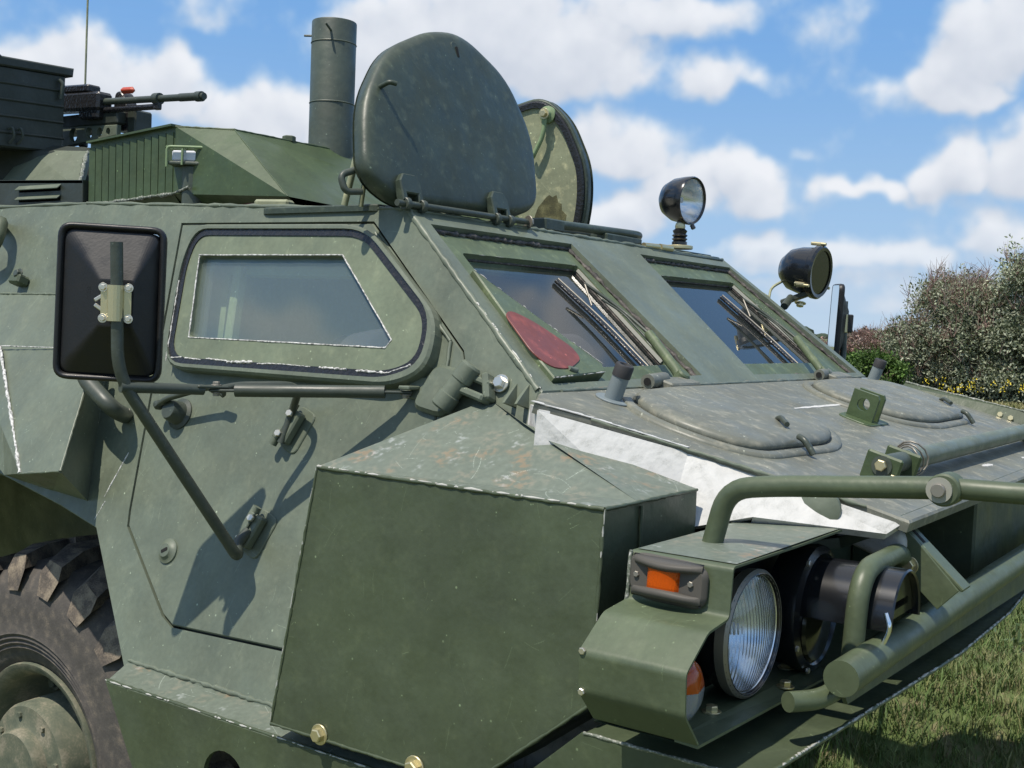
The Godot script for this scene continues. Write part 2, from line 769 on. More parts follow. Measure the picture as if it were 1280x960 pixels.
func wp(u: float, v: float, h := 0.0) -> Vector3:
	return W * Vector3(u, v, h)


func dp(u: float, v: float, h := 0.0) -> Vector3:
	return D * Vector3(u, v, h)


# ---------------------------------------------------------------- materials

func noise_bytes(seed_: int, freq: float, oct: int, size: int, type := FastNoiseLite.TYPE_SIMPLEX_SMOOTH) -> PackedByteArray:
	var n := FastNoiseLite.new()
	n.seed = seed_
	n.noise_type = type
	n.frequency = freq
	n.fractal_octaves = oct
	var img := n.get_seamless_image(size, size, false, false, 0.12, true)
	img.convert(Image.FORMAT_L8)
	return img.get_data()


func tex(img: Image) -> ImageTexture:
	img.generate_mipmaps()
	return ImageTexture.create_from_image(img)


func scratch(data: PackedByteArray, size: int, ch: int, r: RandomNumberGenerator, count: int, longest: float, bright: int, spread := 0.5, lean := PI / 2):
	for i in count:
		var x := r.randf() * size
		var y := r.randf() * size
		var a := lean + r.randfn(0.0, spread)
		var len_ := r.randf() * r.randf() * longest + 3.0
		var b := int(bright * r.randf_range(0.25, 1.0))
		var bend := r.randfn(0.0, 0.006)
		for s in int(len_):
			x += cos(a)
			y += sin(a)
			a += bend
			if r.randf() < 0.2:
				continue
			var k := (posmod(int(y), size) * size + posmod(int(x), size)) * ch
			for c in ch:
				data[k + c] = mini(255, data[k + c] + b)


func paint_texture(seed_: int, dust: float, specks: int, scratches: int) -> ImageTexture:
	# the grain of old brushed-over paint: base level 0.25 (linear), light dust, chips and scratches
	var size := 1024
	var a := noise_bytes(seed_, 0.006, 5, size)
	var b := noise_bytes(seed_ + 1, 0.05, 3, size)
	var c := noise_bytes(seed_ + 2, 0.016, 4, size)
	var out := PackedByteArray()
	out.resize(size * size * 3)
	for i in size * size:
		# upright brush marks and rain streaks: the grain drawn out twelve times downwards
		var st_ := b[((i / size) / 12) * size + i % size]
		var v := 132.0 + (a[i] - 128) * 0.055 + (b[i] - 128) * 0.04 + (st_ - 128) * 0.014
		var d := maxf(0.0, (c[i] - 150) / 105.0) * dust * (0.55 + 0.45 * b[i] / 255.0)
		out[i * 3] = int(clampf(v + d * 62.0, 0, 255))
		out[i * 3 + 1] = int(clampf(v + d * 52.0, 0, 255))
		out[i * 3 + 2] = int(clampf(v + d * 46.0, 0, 255))
	var r := RandomNumberGenerator.new()
	r.seed = seed_ + 100
	scratch(out, size, 3, r, scratches, 90.0, 46, 0.6)
	scratch(out, size, 3, r, scratches / 3, 30.0, 80, 1.5)
	for i in specks:
		var x := r.randi() % size
		var y := r.randi() % size
		var rad := 0.6 + r.randf() * r.randf() * 2.4
		var add := r.randi_range(15, 95)
		for dy in range(-3, 4):
			for dx in range(-3, 4):
				if dx * dx + dy * dy <= rad * rad:
					var k := (posmod(y + dy, size) * size + posmod(x + dx, size)) * 3
					for ch in 3:
						out[k + ch] = mini(255, out[k + ch] + add)
	return tex(Image.create_from_data(size, size, false, Image.FORMAT_RGB8, out))


func gray_texture(seed_: int, freq: float, oct: int, low: float, high: float, size := 512, sharp := 1.0) -> ImageTexture:
	var a := noise_bytes(seed_, freq, oct, size)
	for i in a.size():
		var t := clampf((a[i] / 255.0 - 0.5) * sharp + 0.5, 0.0, 1.0)
		a[i] = int(255.0 * lerpf(low, high, t))
	return tex(Image.create_from_data(size, size, false, Image.FORMAT_L8, a))


func blend_texture(seed_: int, freq: float, cols: Array, size := 1024, oct := 5) -> ImageTexture:
	# noise through a ramp of linear colours [[position, Color], ...], broken up by a fine second noise
	var a := noise_bytes(seed_, freq, oct, size)
	var b := noise_bytes(seed_ + 1, freq * 9.0, 3, size)
	var ramp := []
	for i in 256:
		var t := i / 255.0
		var c: Color = cols[0][1]
		for k in cols.size() - 1:
			if t >= cols[k][0]:
				c = cols[k][1].lerp(cols[k + 1][1], clampf((t - cols[k][0]) / maxf(cols[k + 1][0] - cols[k][0], 0.001), 0, 1))
		c = c.linear_to_srgb()
		ramp.append([int(c.r * 255), int(c.g * 255), int(c.b * 255)])
	var out := PackedByteArray()
	out.resize(size * size * 3)
	for i in size * size:
		var v := clampi(int(a[i] + (b[i] - 128) * 0.45), 0, 255)
		var q: Array = ramp[v]
		out[i * 3] = q[0]
		out[i * 3 + 1] = q[1]
		out[i * 3 + 2] = q[2]
	return tex(Image.create_from_data(size, size, false, Image.FORMAT_RGB8, out))


func lin(r: float, g: float, b: float) -> Color:
	return Color(r, g, b).linear_to_srgb()


func mat(called: String, c: Color, rough: float, metal := 0.0) -> StandardMaterial3D:
	var m := StandardMaterial3D.new()
	m.resource_name = called
	m.albedo_color = c
	m.roughness = rough
	m.metallic = metal
	M[called] = m
	return m


func tri_map(m: StandardMaterial3D, per_metre: float):
	m.uv1_triplanar = true
	m.uv1_world_triplanar = true
	m.uv1_triplanar_sharpness = 6.0
	m.uv1_scale = Vector3.ONE * per_metre


func bump(m: StandardMaterial3D, t: Texture2D, cm: float):
	m.heightmap_enabled = true
	m.heightmap_texture = t
	m.heightmap_scale = cm


func paint(called: String, r: float, g: float, b: float, rough := 1.0, t: Texture2D = null) -> StandardMaterial3D:
	var m := mat(called, lin(r * 4.0, g * 4.0, b * 4.0), rough)
	m.albedo_texture = t if t else T.paint
	m.roughness_texture = T.rough
	m.roughness_texture_channel = BaseMaterial3D.TEXTURE_CHANNEL_RED
	tri_map(m, 1.15)
	bump(m, T.peel, 0.12)
	m.detail_enabled = true
	m.detail_albedo = T.blotch
	m.detail_blend_mode = BaseMaterial3D.BLEND_MODE_MUL
	m.detail_uv_layer = BaseMaterial3D.DETAIL_UV_2
	m.uv2_triplanar = true
	m.uv2_world_triplanar = true
	m.uv2_scale = Vector3.ONE * 0.71
	return m


func make_materials():
	T.paint = paint_texture(11, 0.30, 340, 150)
	T.worn = paint_texture(23, 1.0, 900, 420)
	T.rough = gray_texture(31, 0.012, 5, 0.36, 0.56, 512, 1.6)
	T.peel = gray_texture(37, 0.010, 6, 0.0, 1.0, 1024)
	T.grain = gray_texture(41, 0.09, 3, 0.0, 1.0, 512)
	T.blotch = gray_texture(43, 0.008, 5, 0.90, 1.0, 512, 1.5)
	paint("hull_paint", 0.150, 0.178, 0.130)
	paint("box_paint", 0.072, 0.094, 0.053)
	paint("cover_paint", 0.064, 0.098, 0.042)
	paint("guard_paint", 0.096, 0.124, 0.070)
	paint("hatch_paint", 0.052, 0.070, 0.050, 0.92, T.worn)
	paint("window_paint", 0.178, 0.212, 0.138, 1.05)
	paint("frame_paint", 0.100, 0.135, 0.072, 1.05, T.worn)
	paint("pipe_paint", 0.076, 0.096, 0.074, 1.1)
	paint("dark_paint", 0.090, 0.112, 0.066, 1.1)
	paint("deck_paint", 0.172, 0.180, 0.146, 1.15, T.worn)
	paint("rod_paint", 0.060, 0.074, 0.058, 1.0)
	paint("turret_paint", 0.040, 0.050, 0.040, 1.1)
	paint("inner_paint", 0.30, 0.32, 0.20, 1.2, T.worn)
	paint("cabin_paint", 0.24, 0.33, 0.17, 1.2)
	paint("red_primer", 0.200, 0.056, 0.046, 1.1, T.worn)
	# white paint brushed thickly over the nose
	var w := mat("white_paint", Color.WHITE, 0.62)
	w.albedo_texture = blend_texture(51, 0.02, [[0.0, Color(0.34, 0.345, 0.32)], [0.25, Color(0.48, 0.48, 0.46)], [0.5, Color(0.54, 0.54, 0.52)], [1.0, Color(0.60, 0.595, 0.575)]])
	tri_map(w, 1.6)
	bump(w, T.grain, 0.06)
	# worn edges: paint rubbed off to pale metal in flecks
	var e := mat("worn_edge", Color.WHITE, 0.5)
	e.albedo_texture = blend_texture(57, 0.02, [[0.0, Color(0.09, 0.11, 0.08)], [0.52, Color(0.13, 0.15, 0.115)], [0.66, Color(0.26, 0.27, 0.23)], [0.82, Color(0.50, 0.49, 0.46)], [1.0, Color(0.62, 0.61, 0.58)]])
	tri_map(e, 5.0)
	mat("bare_metal", lin(0.42, 0.42, 0.385), 0.5, 0.1)
	var sl := mat("sealant", Color.WHITE, 0.55)
	sl.albedo_texture = blend_texture(61, 0.02, [[0.0, Color(0.10, 0.11, 0.10)], [0.35, Color(0.22, 0.22, 0.21)], [0.55, Color(0.58, 0.58, 0.56)], [1.0, Color(0.74, 0.74, 0.72)]])
	tri_map(sl, 4.0)
	# scuffed top of the box: rust and pale rub marks over the paint
	var sc := mat("scuffed_paint", Color.WHITE, 0.55)
	sc.albedo_texture = scuffed()
	sc.roughness_texture = T.rough
	sc.roughness = 1.2
	tri_map(sc, 1.0)
	bump(sc, T.peel, 0.04)
	var ps := mat("pale_strip", lin(0.30, 0.30, 0.26), 0.45)
	ps.roughness_texture = T.rough
	tri_map(ps, 3.0)
	var g := mat("gasket", lin(0.018, 0.018, 0.019), 0.6)
	g.roughness_texture = T.rough
	tri_map(g, 6.0)
	bump(g, T.peel, 0.15)
	var old := mat("old_gasket", Color.WHITE, 0.7)
	old.albedo_texture = blend_texture(67, 0.03, [[0.0, Color(0.02, 0.02, 0.02)], [0.5, Color(0.05, 0.045, 0.042)], [0.7, Color(0.10, 0.085, 0.075)], [1.0, Color(0.2, 0.18, 0.16)]], 512)
	tri_map(old, 3.0)
	bump(old, T.peel, 0.2)
	var bp := mat("black_plastic", lin(0.011, 0.011, 0.0115), 0.42)
	bp.roughness_texture = T.rough
	bp.roughness = 0.95
	tri_map(bp, 3.0)
	bump(bp, T.grain, 0.012)
	var bm := mat("black_enamel", lin(0.008, 0.009, 0.011), 0.24)
	bm.clearcoat_enabled = true
	bm.clearcoat = 0.5
	bm.clearcoat_roughness = 0.12
	var gp := mat("gray_plastic", lin(0.085, 0.080, 0.070), 0.55)
	gp.metallic_specular = 0.35
	gp.heightmap_enabled = false
	mat("bright_steel", lin(0.72, 0.68, 0.58), 0.3, 0.85)
	mat("zinc", lin(0.62, 0.55, 0.33), 0.36, 0.8)
	mat("old_steel", lin(0.30, 0.28, 0.24), 0.5, 0.7)
	mat("chrome", lin(0.85, 0.85, 0.84), 0.08, 1.0)
	mat("reflector", lin(0.80, 0.82, 0.84), 0.24, 1.0)
	mat("dark_hole", lin(0.006, 0.006, 0.006), 0.9)
	mat("stub_cap", lin(0.03, 0.03, 0.032), 0.7)
	mat("seat_fabric", lin(0.018, 0.022, 0.028), 0.85)
	mat("gray_paint", lin(0.17, 0.205, 0.215), 0.5)
	mat("red_plastic", lin(0.42, 0.055, 0.02), 0.4)
	mat("lamp_white", lin(0.62, 0.64, 0.70), 0.3)
	mat("mirror_glass", lin(0.82, 0.84, 0.84), 0.03, 1.0)
	mat("dark_lens", lin(0.028, 0.028, 0.016), 0.12)
	var gl := mat("window_glass", Color(0.62, 0.70, 0.70, 0.13), 0.02)
	gl.transparency = BaseMaterial3D.TRANSPARENCY_ALPHA
	var gl2 := mat("windscreen_glass", Color(0.50, 0.53, 0.52, 0.075), 0.02)
	gl2.transparency = BaseMaterial3D.TRANSPARENCY_ALPHA
	var lens := mat("lens_glass", Color(0.96, 0.98, 1.0, 0.03), 0.03)
	lens.refraction_enabled = true
	lens.refraction_scale = 0.05
	var cl := mat("clear_lens", Color(0.9, 0.92, 0.95, 0.25), 0.08)
	cl.refraction_enabled = true
	cl.refraction_scale = 0.05
	var amber := mat("amber_lens", lin(0.80, 0.16, 0.005), 0.12)
	amber.refraction_enabled = true
	amber.albedo_color = Color(1.0, 0.42, 0.03, 0.35)
	amber.refraction_scale = 0.05
	# tyre rubber with dried mud
	var ty := mat("tyre_rubber", Color.WHITE, 0.85)
	ty.albedo_texture = blend_texture(71, 0.012, [[0.0, Color(0.055, 0.050, 0.046)], [0.5, Color(0.072, 0.066, 0.060)], [0.75, Color(0.10, 0.088, 0.075)], [1.0, Color(0.16, 0.135, 0.105)]])
	tri_map(ty, 1.7)
	bump(ty, T.grain, 0.06)
	var td := mat("muddy_tread", Color.WHITE, 0.92)
	td.albedo_texture = blend_texture(73, 0.010, [[0.0, Color(0.06, 0.055, 0.05)], [0.4, Color(0.12, 0.10, 0.082)], [0.6, Color(0.20, 0.165, 0.125)], [1.0, Color(0.30, 0.25, 0.185)]])
	tri_map(td, 1.5)
	bump(td, T.grain, 0.12)
	var hb := mat("dusty_hub", Color.WHITE, 0.8)
	hb.albedo_texture = blend_texture(79, 0.012, [[0.0, Color(0.07, 0.085, 0.06)], [0.5, Color(0.115, 0.125, 0.085)], [0.75, Color(0.18, 0.17, 0.12)], [1.0, Color(0.25, 0.23, 0.17)]], 512)
	tri_map(hb, 2.0)
	# ground
	var gr := mat("meadow_ground", Color.WHITE, 0.95)
	gr.albedo_texture = blend_texture(83, 0.012, [[0.0, Color(0.15, 0.115, 0.07)], [0.3, Color(0.17, 0.15, 0.085)], [0.45, Color(0.10, 0.12, 0.045)], [0.7, Color(0.085, 0.125, 0.036)], [1.0, Color(0.15, 0.17, 0.06)]])
	tri_map(gr, 0.33)
	bump(gr, T.grain, 1.5)
	gr.detail_enabled = true
	gr.detail_albedo = blend_texture(89, 0.006, [[0.0, Color(0.7, 0.6, 0.5)], [0.5, Color(0.9, 0.92, 0.85)], [1.0, Color(1, 1, 1)]], 512)
	gr.detail_blend_mode = BaseMaterial3D.BLEND_MODE_MUL
	gr.detail_uv_layer = BaseMaterial3D.DETAIL_UV_2
	gr.uv2_triplanar = true
	gr.uv2_world_triplanar = true
	gr.uv2_scale = Vector3.ONE * 0.031
	for q in [["grass_blades", 0.5], ["silver_leaves", 0.35], ["green_leaves", 0.45], ["twigs", 0.0]]:
		var lf := mat(q[0], Color.WHITE, 0.7)
		lf.vertex_color_use_as_albedo = true
		lf.cull_mode = BaseMaterial3D.CULL_DISABLED
		if q[1] > 0.0:
			lf.backlight_enabled = true
			lf.backlight = Color(0.28, 0.34, 0.14)
	var bk := mat("bark", Color.WHITE, 0.9)
	bk.albedo_texture = blend_texture(97, 0.02, [[0.0, Color(0.05, 0.038, 0.03)], [1.0, Color(0.16, 0.12, 0.095)]], 256)
	tri_map(bk, 2.0)
	var stn := mat("hatch_stain", Color.WHITE, 0.6)
	stn.albedo_texture = blend_texture(103, 0.02, [[0.0, Color(0.03, 0.03, 0.015)], [0.5, Color(0.09, 0.085, 0.035)], [1.0, Color(0.2, 0.19, 0.09)]], 256)
	tri_map(stn, 3.0)
	var far := mat("far_trees", lin(0.05, 0.075, 0.045), 0.95)
	far.albedo_texture = blend_texture(101, 0.02, [[0.0, Color(0.5, 0.5, 0.5)], [1.0, Color(1, 1, 1)]], 256)
	tri_map(far, 0.05)


func scuffed() -> ImageTexture:
	# one metre of the box's top, seen from above: green paint with ochre rust and pale rub marks
	var size := 1024
	var a := noise_bytes(151, 0.012, 5, size)
	var b := noise_bytes(152, 0.05, 4, size)
	var c := noise_bytes(153, 0.006, 4, size)
	var out := PackedByteArray()
	out.resize(size * size * 3)
	var base := Color(0.125, 0.15, 0.118)
	var rust := Color(0.25, 0.155, 0.08)
	var tan_ := Color(0.22, 0.20, 0.15)
	var pale := Color(0.42, 0.44, 0.44)
	for i in size * size:
		var q := base * (0.86 + 0.28 * b[i] / 255.0)
		q = q.lerp(tan_, 0.55 * smoothstep(120.0, 215.0, a[i]) * smoothstep(90.0, 190.0, b[i]))
		q = q.lerp(rust, 0.5 * smoothstep(160.0, 225.0, c[i] + (a[i] - 128) * 0.35) * smoothstep(90.0, 185.0, b[i]))
		q = q.lerp(pale, 0.5 * smoothstep(160.0, 235.0, 255.0 - a[i] + (c[i] - 128) * 0.4) * smoothstep(115.0, 205.0, b[i]))
		q = q.linear_to_srgb()
		out[i * 3] = int(clampf(q.r, 0, 1) * 255)
		out[i * 3 + 1] = int(clampf(q.g, 0, 1) * 255)
		out[i * 3 + 2] = int(clampf(q.b, 0, 1) * 255)
	var r := RandomNumberGenerator.new()
	r.seed = 77
	scratch(out, size, 3, r, 260, 110.0, 70, 0.7, 0.4)
	return tex(Image.create_from_data(size, size, false, Image.FORMAT_RGB8, out))



# ---------------------------------------------------------------- hull

const DOOR := [Vector2(-2.539, -0.026), Vector2(-1.852, -0.034), Vector2(-1.495, -0.339), Vector2(-1.482, -0.366), Vector2(-1.521, -0.484), Vector2(-1.545, -0.985), Vector2(-1.60, -1.02), Vector2(-1.751, -1.024), Vector2(-2.12, -1.038), Vector2(-2.16, -1.02), Vector2(-2.375, -0.838), Vector2(-2.386, -0.80)]
const RIM := [Vector2(-2.397, -0.438), Vector2(-2.468, -0.142), Vector2(-2.452, -0.040), Vector2(-1.842, -0.049), Vector2(-1.556, -0.278), Vector2(-1.552, -0.395), Vector2(-1.640, -0.436)]
const SEAL := [Vector2(-2.383, -0.411), Vector2(-2.436, -0.151), Vector2(-2.425, -0.067), Vector2(-1.844, -0.076), Vector2(-1.590, -0.275), Vector2(-1.585, -0.375), Vector2(-1.660, -0.407)]
const PANE := [Vector2(-2.338, -0.352), Vector2(-2.396, -0.127), Vector2(-1.893, -0.127), Vector2(-1.674, -0.330), Vector2(-1.686, -0.349)]


func make_hull():
	var gap := inset(ccw(DOOR), -0.005)
	var side := [Vector2(-1.756, 0.0), Vector2(-2.3, 0.026), Vector2(-3.0, 0.05), Vector2(-3.6, 0.046), Vector2(-6.4, 0.046), Vector2(-6.4, -1.16), Vector2(-3.72, -1.16), Vector2(-3.42, -0.86), Vector2(-3.25, -0.79), Vector2(-2.97, -0.771), Vector2(-2.665, -0.823), Vector2(-2.494, -0.86), Vector2(-2.235, -1.161), Vector2(-1.28, -1.16), Vector2(-1.28, -0.413)]
	var st := S()
	plate(st, H, side, 0.03, 0.002, [gap])
	part("hull_side_plate", st, M.hull_paint)
	st = S()
	plate(st, HF, mirror_x(side), 0.03, 0.002)
	part("hull_side_plate", st, M.hull_paint)
	# frame of the doorway, seen as the dark depth of the gap
	st = S()
	plate(st, H, inset(ccw(DOOR), -0.03), 0.03, 0.0, [inset(ccw(DOOR), 0.03)], -0.034)
	part("door_frame", st, M.dark_paint)
	# roof, belly and tail
	st = S()
	plate(st, frame(Vector3(0, 2.053, 0), Vector3(1, 0, 0), Vector3(0, 0, -1), Vector3(0, 1, 0)), [Vector2(-1.76, -0.868), Vector2(-1.76, 0.868), Vector2(-6.4, 0.868), Vector2(-6.4, -0.868)], 0.03, 0.0, [ellipse(-2.06, -0.60, 0.24, 0.25, 20), ellipse(-2.2, 0.22, 0.22, 0.24, 20)])
	part("roof_plate", st, M.deck_paint)
	st = S()
	plate(st, frame(Vector3(0, 0.86, 0), Vector3(1, 0, 0), Vector3(0, 0, -1), Vector3(0, 1, 0)), [Vector2(-1.02, -1.05), Vector2(-1.02, 1.05), Vector2(-2.2, 1.24), Vector2(-2.3, 0.62), Vector2(-6.38, 0.62), Vector2(-6.38, -0.62), Vector2(-2.3, -0.62), Vector2(-2.2, -1.24)], 0.04)
	part("belly_plate", st, M.dark_paint)
	st = S()
	for s in [1.0, -1.0]:
		solid4(st, Vector3(-2.3, 0.84, s * 0.62), Vector3(-6.38, 0.84, s * 0.62), Vector3(-6.38, 2.04, s * 0.80), Vector3(-2.3, 1.3, s * 0.62), 0.02, Vector3(0, 0, s))
	part("wheel_arch_wall", st, M.dark_paint)
	st = S()
	solid4(st, Vector3(-6.4, 0.86, 1.28), Vector3(-6.4, 0.86, -1.28), Vector3(-6.4, 2.05, -0.85), Vector3(-6.4, 2.05, 0.85), 0.03, Vector3(-1, 0, 0))
	part("tail_plate", st, M.hull_paint)
	# rounded weld along the corner of roof and side, and the corner post
	st = S()
	bead(st, hp(-1.77, 0.002, -0.002), hp(-3.0, 0.051, -0.002), 0.006, 0.3, 0.03)
	part("weld_bead", st, M.hull_paint)
	st = S()
	bead(st, hp(-3.0, 0.051, -0.002), hp(-6.2, 0.046, -0.002), 0.006, 0.3, 0.05)
	part("weld_bead", st, M.hull_paint)
	st = S()
	bead(st, hp(-1.757, 0.0, -0.003), hp(-1.283, -0.41, -0.003), 0.008, 0.25, 0.02)
	part("weld_bead", st, M.hull_paint)
	# chipped edges down the corner post
	st = S()
	for q in [[0.55, 0.62], [0.66, 0.72], [0.80, 0.99]]:
		chip_part(wp(-0.872 - 0.14 * q[0], -0.6225 * q[0], 0.002), wp(-0.872 - 0.14 * q[1], -0.6225 * q[1], 0.002), 0.0032, 0.6)
	# lower side plate with its sloping top ledge and the round hole
	var zl := frame(Vector3(0, 0, 1.345), Vector3(1, 0, 0), Vector3(0, 1, 0), Vector3(0, 0, 1))
	var low := [Vector2(-2.195, 0.962), Vector2(-0.99, 0.962), Vector2(-0.99, 0.32), Vector2(-1.9, 0.32), Vector2(-2.07, 0.75)]
	st = S()
	plate(st, zl, low, 0.012, 0.003, [ellipse(-1.795, 0.838, 0.062, 0.06, 24)])
	part("lower_side_plate", st, M.box_paint)
	st = S()
	solid4(st, Vector3(-2.195, 0.962, 1.333), Vector3(-0.99, 0.962, 1.333), Vector3(-0.99, 0.978, 1.245), Vector3(-2.235, 0.978, 1.245), 0.01, Vector3.UP)
	part("side_ledge", st, M.scuffed_paint)
	st = S()
	bead(st, Vector3(-2.195, 0.962, 1.340), Vector3(-1.3, 0.962, 1.342), 0.0038, 0.3)
	part("weld_bead", st, M.box_paint)
	chip_part(Vector3(-2.195, 0.963, 1.344), Vector3(-1.3, 0.963, 1.344), 0.0032, 0.75)
	st = S()
	bead(st, Vector3(-2.23, 0.981, 1.255), Vector3(-1.6, 0.981, 1.255), 0.006, 0.5)
	part("weld_bead", st, M.hull_paint)
	# wedge-shaped box on the rear side
	var w := func(x: float, v: float, h: float) -> Vector3: return hp(x, v, h)
	st = S()
	var a0: Vector3 = w.call(-3.55, -0.25, 0.012)
	var a1: Vector3 = w.call(-2.715, -0.238, 0.012)
	var a2: Vector3 = w.call(-2.50, -0.752, 0.145)
	var a3: Vector3 = w.call(-2.655, -0.775, 0.145)
	var a4: Vector3 = w.call(-3.06, -0.43, 0.07)
	quad(st, a0, a1, a2, a3, H.basis.z)
	tri(st, a0, a3, a4, H.basis.z)
	var b3: Vector3 = w.call(-2.90, -0.775, 0.03)
	var b4: Vector3 = w.call(-3.45, -0.55, 0.0)
	quad(st, a4, a3, b3, b4, H.basis.z)
	tri(st, a0, a4, b4, H.basis.z)
	var c2: Vector3 = w.call(-2.56, -0.80, -0.005)
	var c1: Vector3 = w.call(-2.715, -0.238, -0.005)
	quad(st, a2, a3, w.call(-2.72, -0.79, -0.005), c2, -Vector3.UP)
	tri(st, a3, b3, w.call(-2.72, -0.79, -0.005), -Vector3.UP)
	quad(st, a1, a2, c2, c1, Vector3(1, 0, 0))
	var fb := part("fender_box", st, M.hull_paint)
	st = S()
	bead(st, a4, a3, 0.0042, 0.45)
	part("chipped_edge", st, M.sealant, fb)
	st = S()
	bead(st, w.call(-3.06, -0.425, 0.07), w.call(-2.6, -0.408, 0.056), 0.0016, 0.5)
	part("chipped_edge", st, M.sealant, fb)
	st = S()
	bead(st, a1, a2, 0.004, 0.3)
	part("weld_bead", st, M.hull_paint, fb)
	st = S()
	bead(st, a0, a1, 0.004, 0.3)
	part("weld_bead", st, M.hull_paint, fb)
	st = S()
	bead(st, a2, a3, 0.004, 0.3)
	part("weld_bead", st, M.hull_paint, fb)
	# hook and stud behind the mirror
	st = S()
	tube(st, [hp(-3.42, -0.02, 0.0), hp(-3.30, -0.03, 0.06), hp(-3.27, -0.10, 0.07), hp(-3.36, -0.17, 0.05)], 0.02, 8, 0.03)
	cbox(st, Transform3D(H.basis, hp(-3.17, -0.205, 0.02)), Vector3(0.05, 0.03, 0.04), 0.006)
	part("tow_hook", st, M.dark_paint)
	bolt(hp(-3.163, -0.19, 0.03), H.basis.z, 0.012, M.rod_paint)
	# thick bent tube beside the door, bolted to the hull
	st = S()
	tube(st, [hp(-2.505, -0.568, 0.012), hp(-2.44, -0.575, 0.10), hp(-2.58, -0.50, 0.12), hp(-2.62, -0.40, 0.12)], 0.021, 14, 0.07)
	var bt := part("bent_tube", st, M.rod_paint)
	bolt(hp(-2.49, -0.563, 0.02), H.basis.z, 0.009, M.old_steel, bt)
	# small marks of white paint run down the plate
	st = S()
	bead(st, hp(-2.46, -0.66, 0.0), hp(-2.50, -0.78, 0.0), 0.0016, 0.6)
	part("paint_run", st, M.sealant)
	st = S()
	bead(st, hp(-2.49, -0.79, 0.0), hp(-2.51, -0.84, 0.0), 0.0013, 0.6)
	part("paint_run", st, M.sealant)


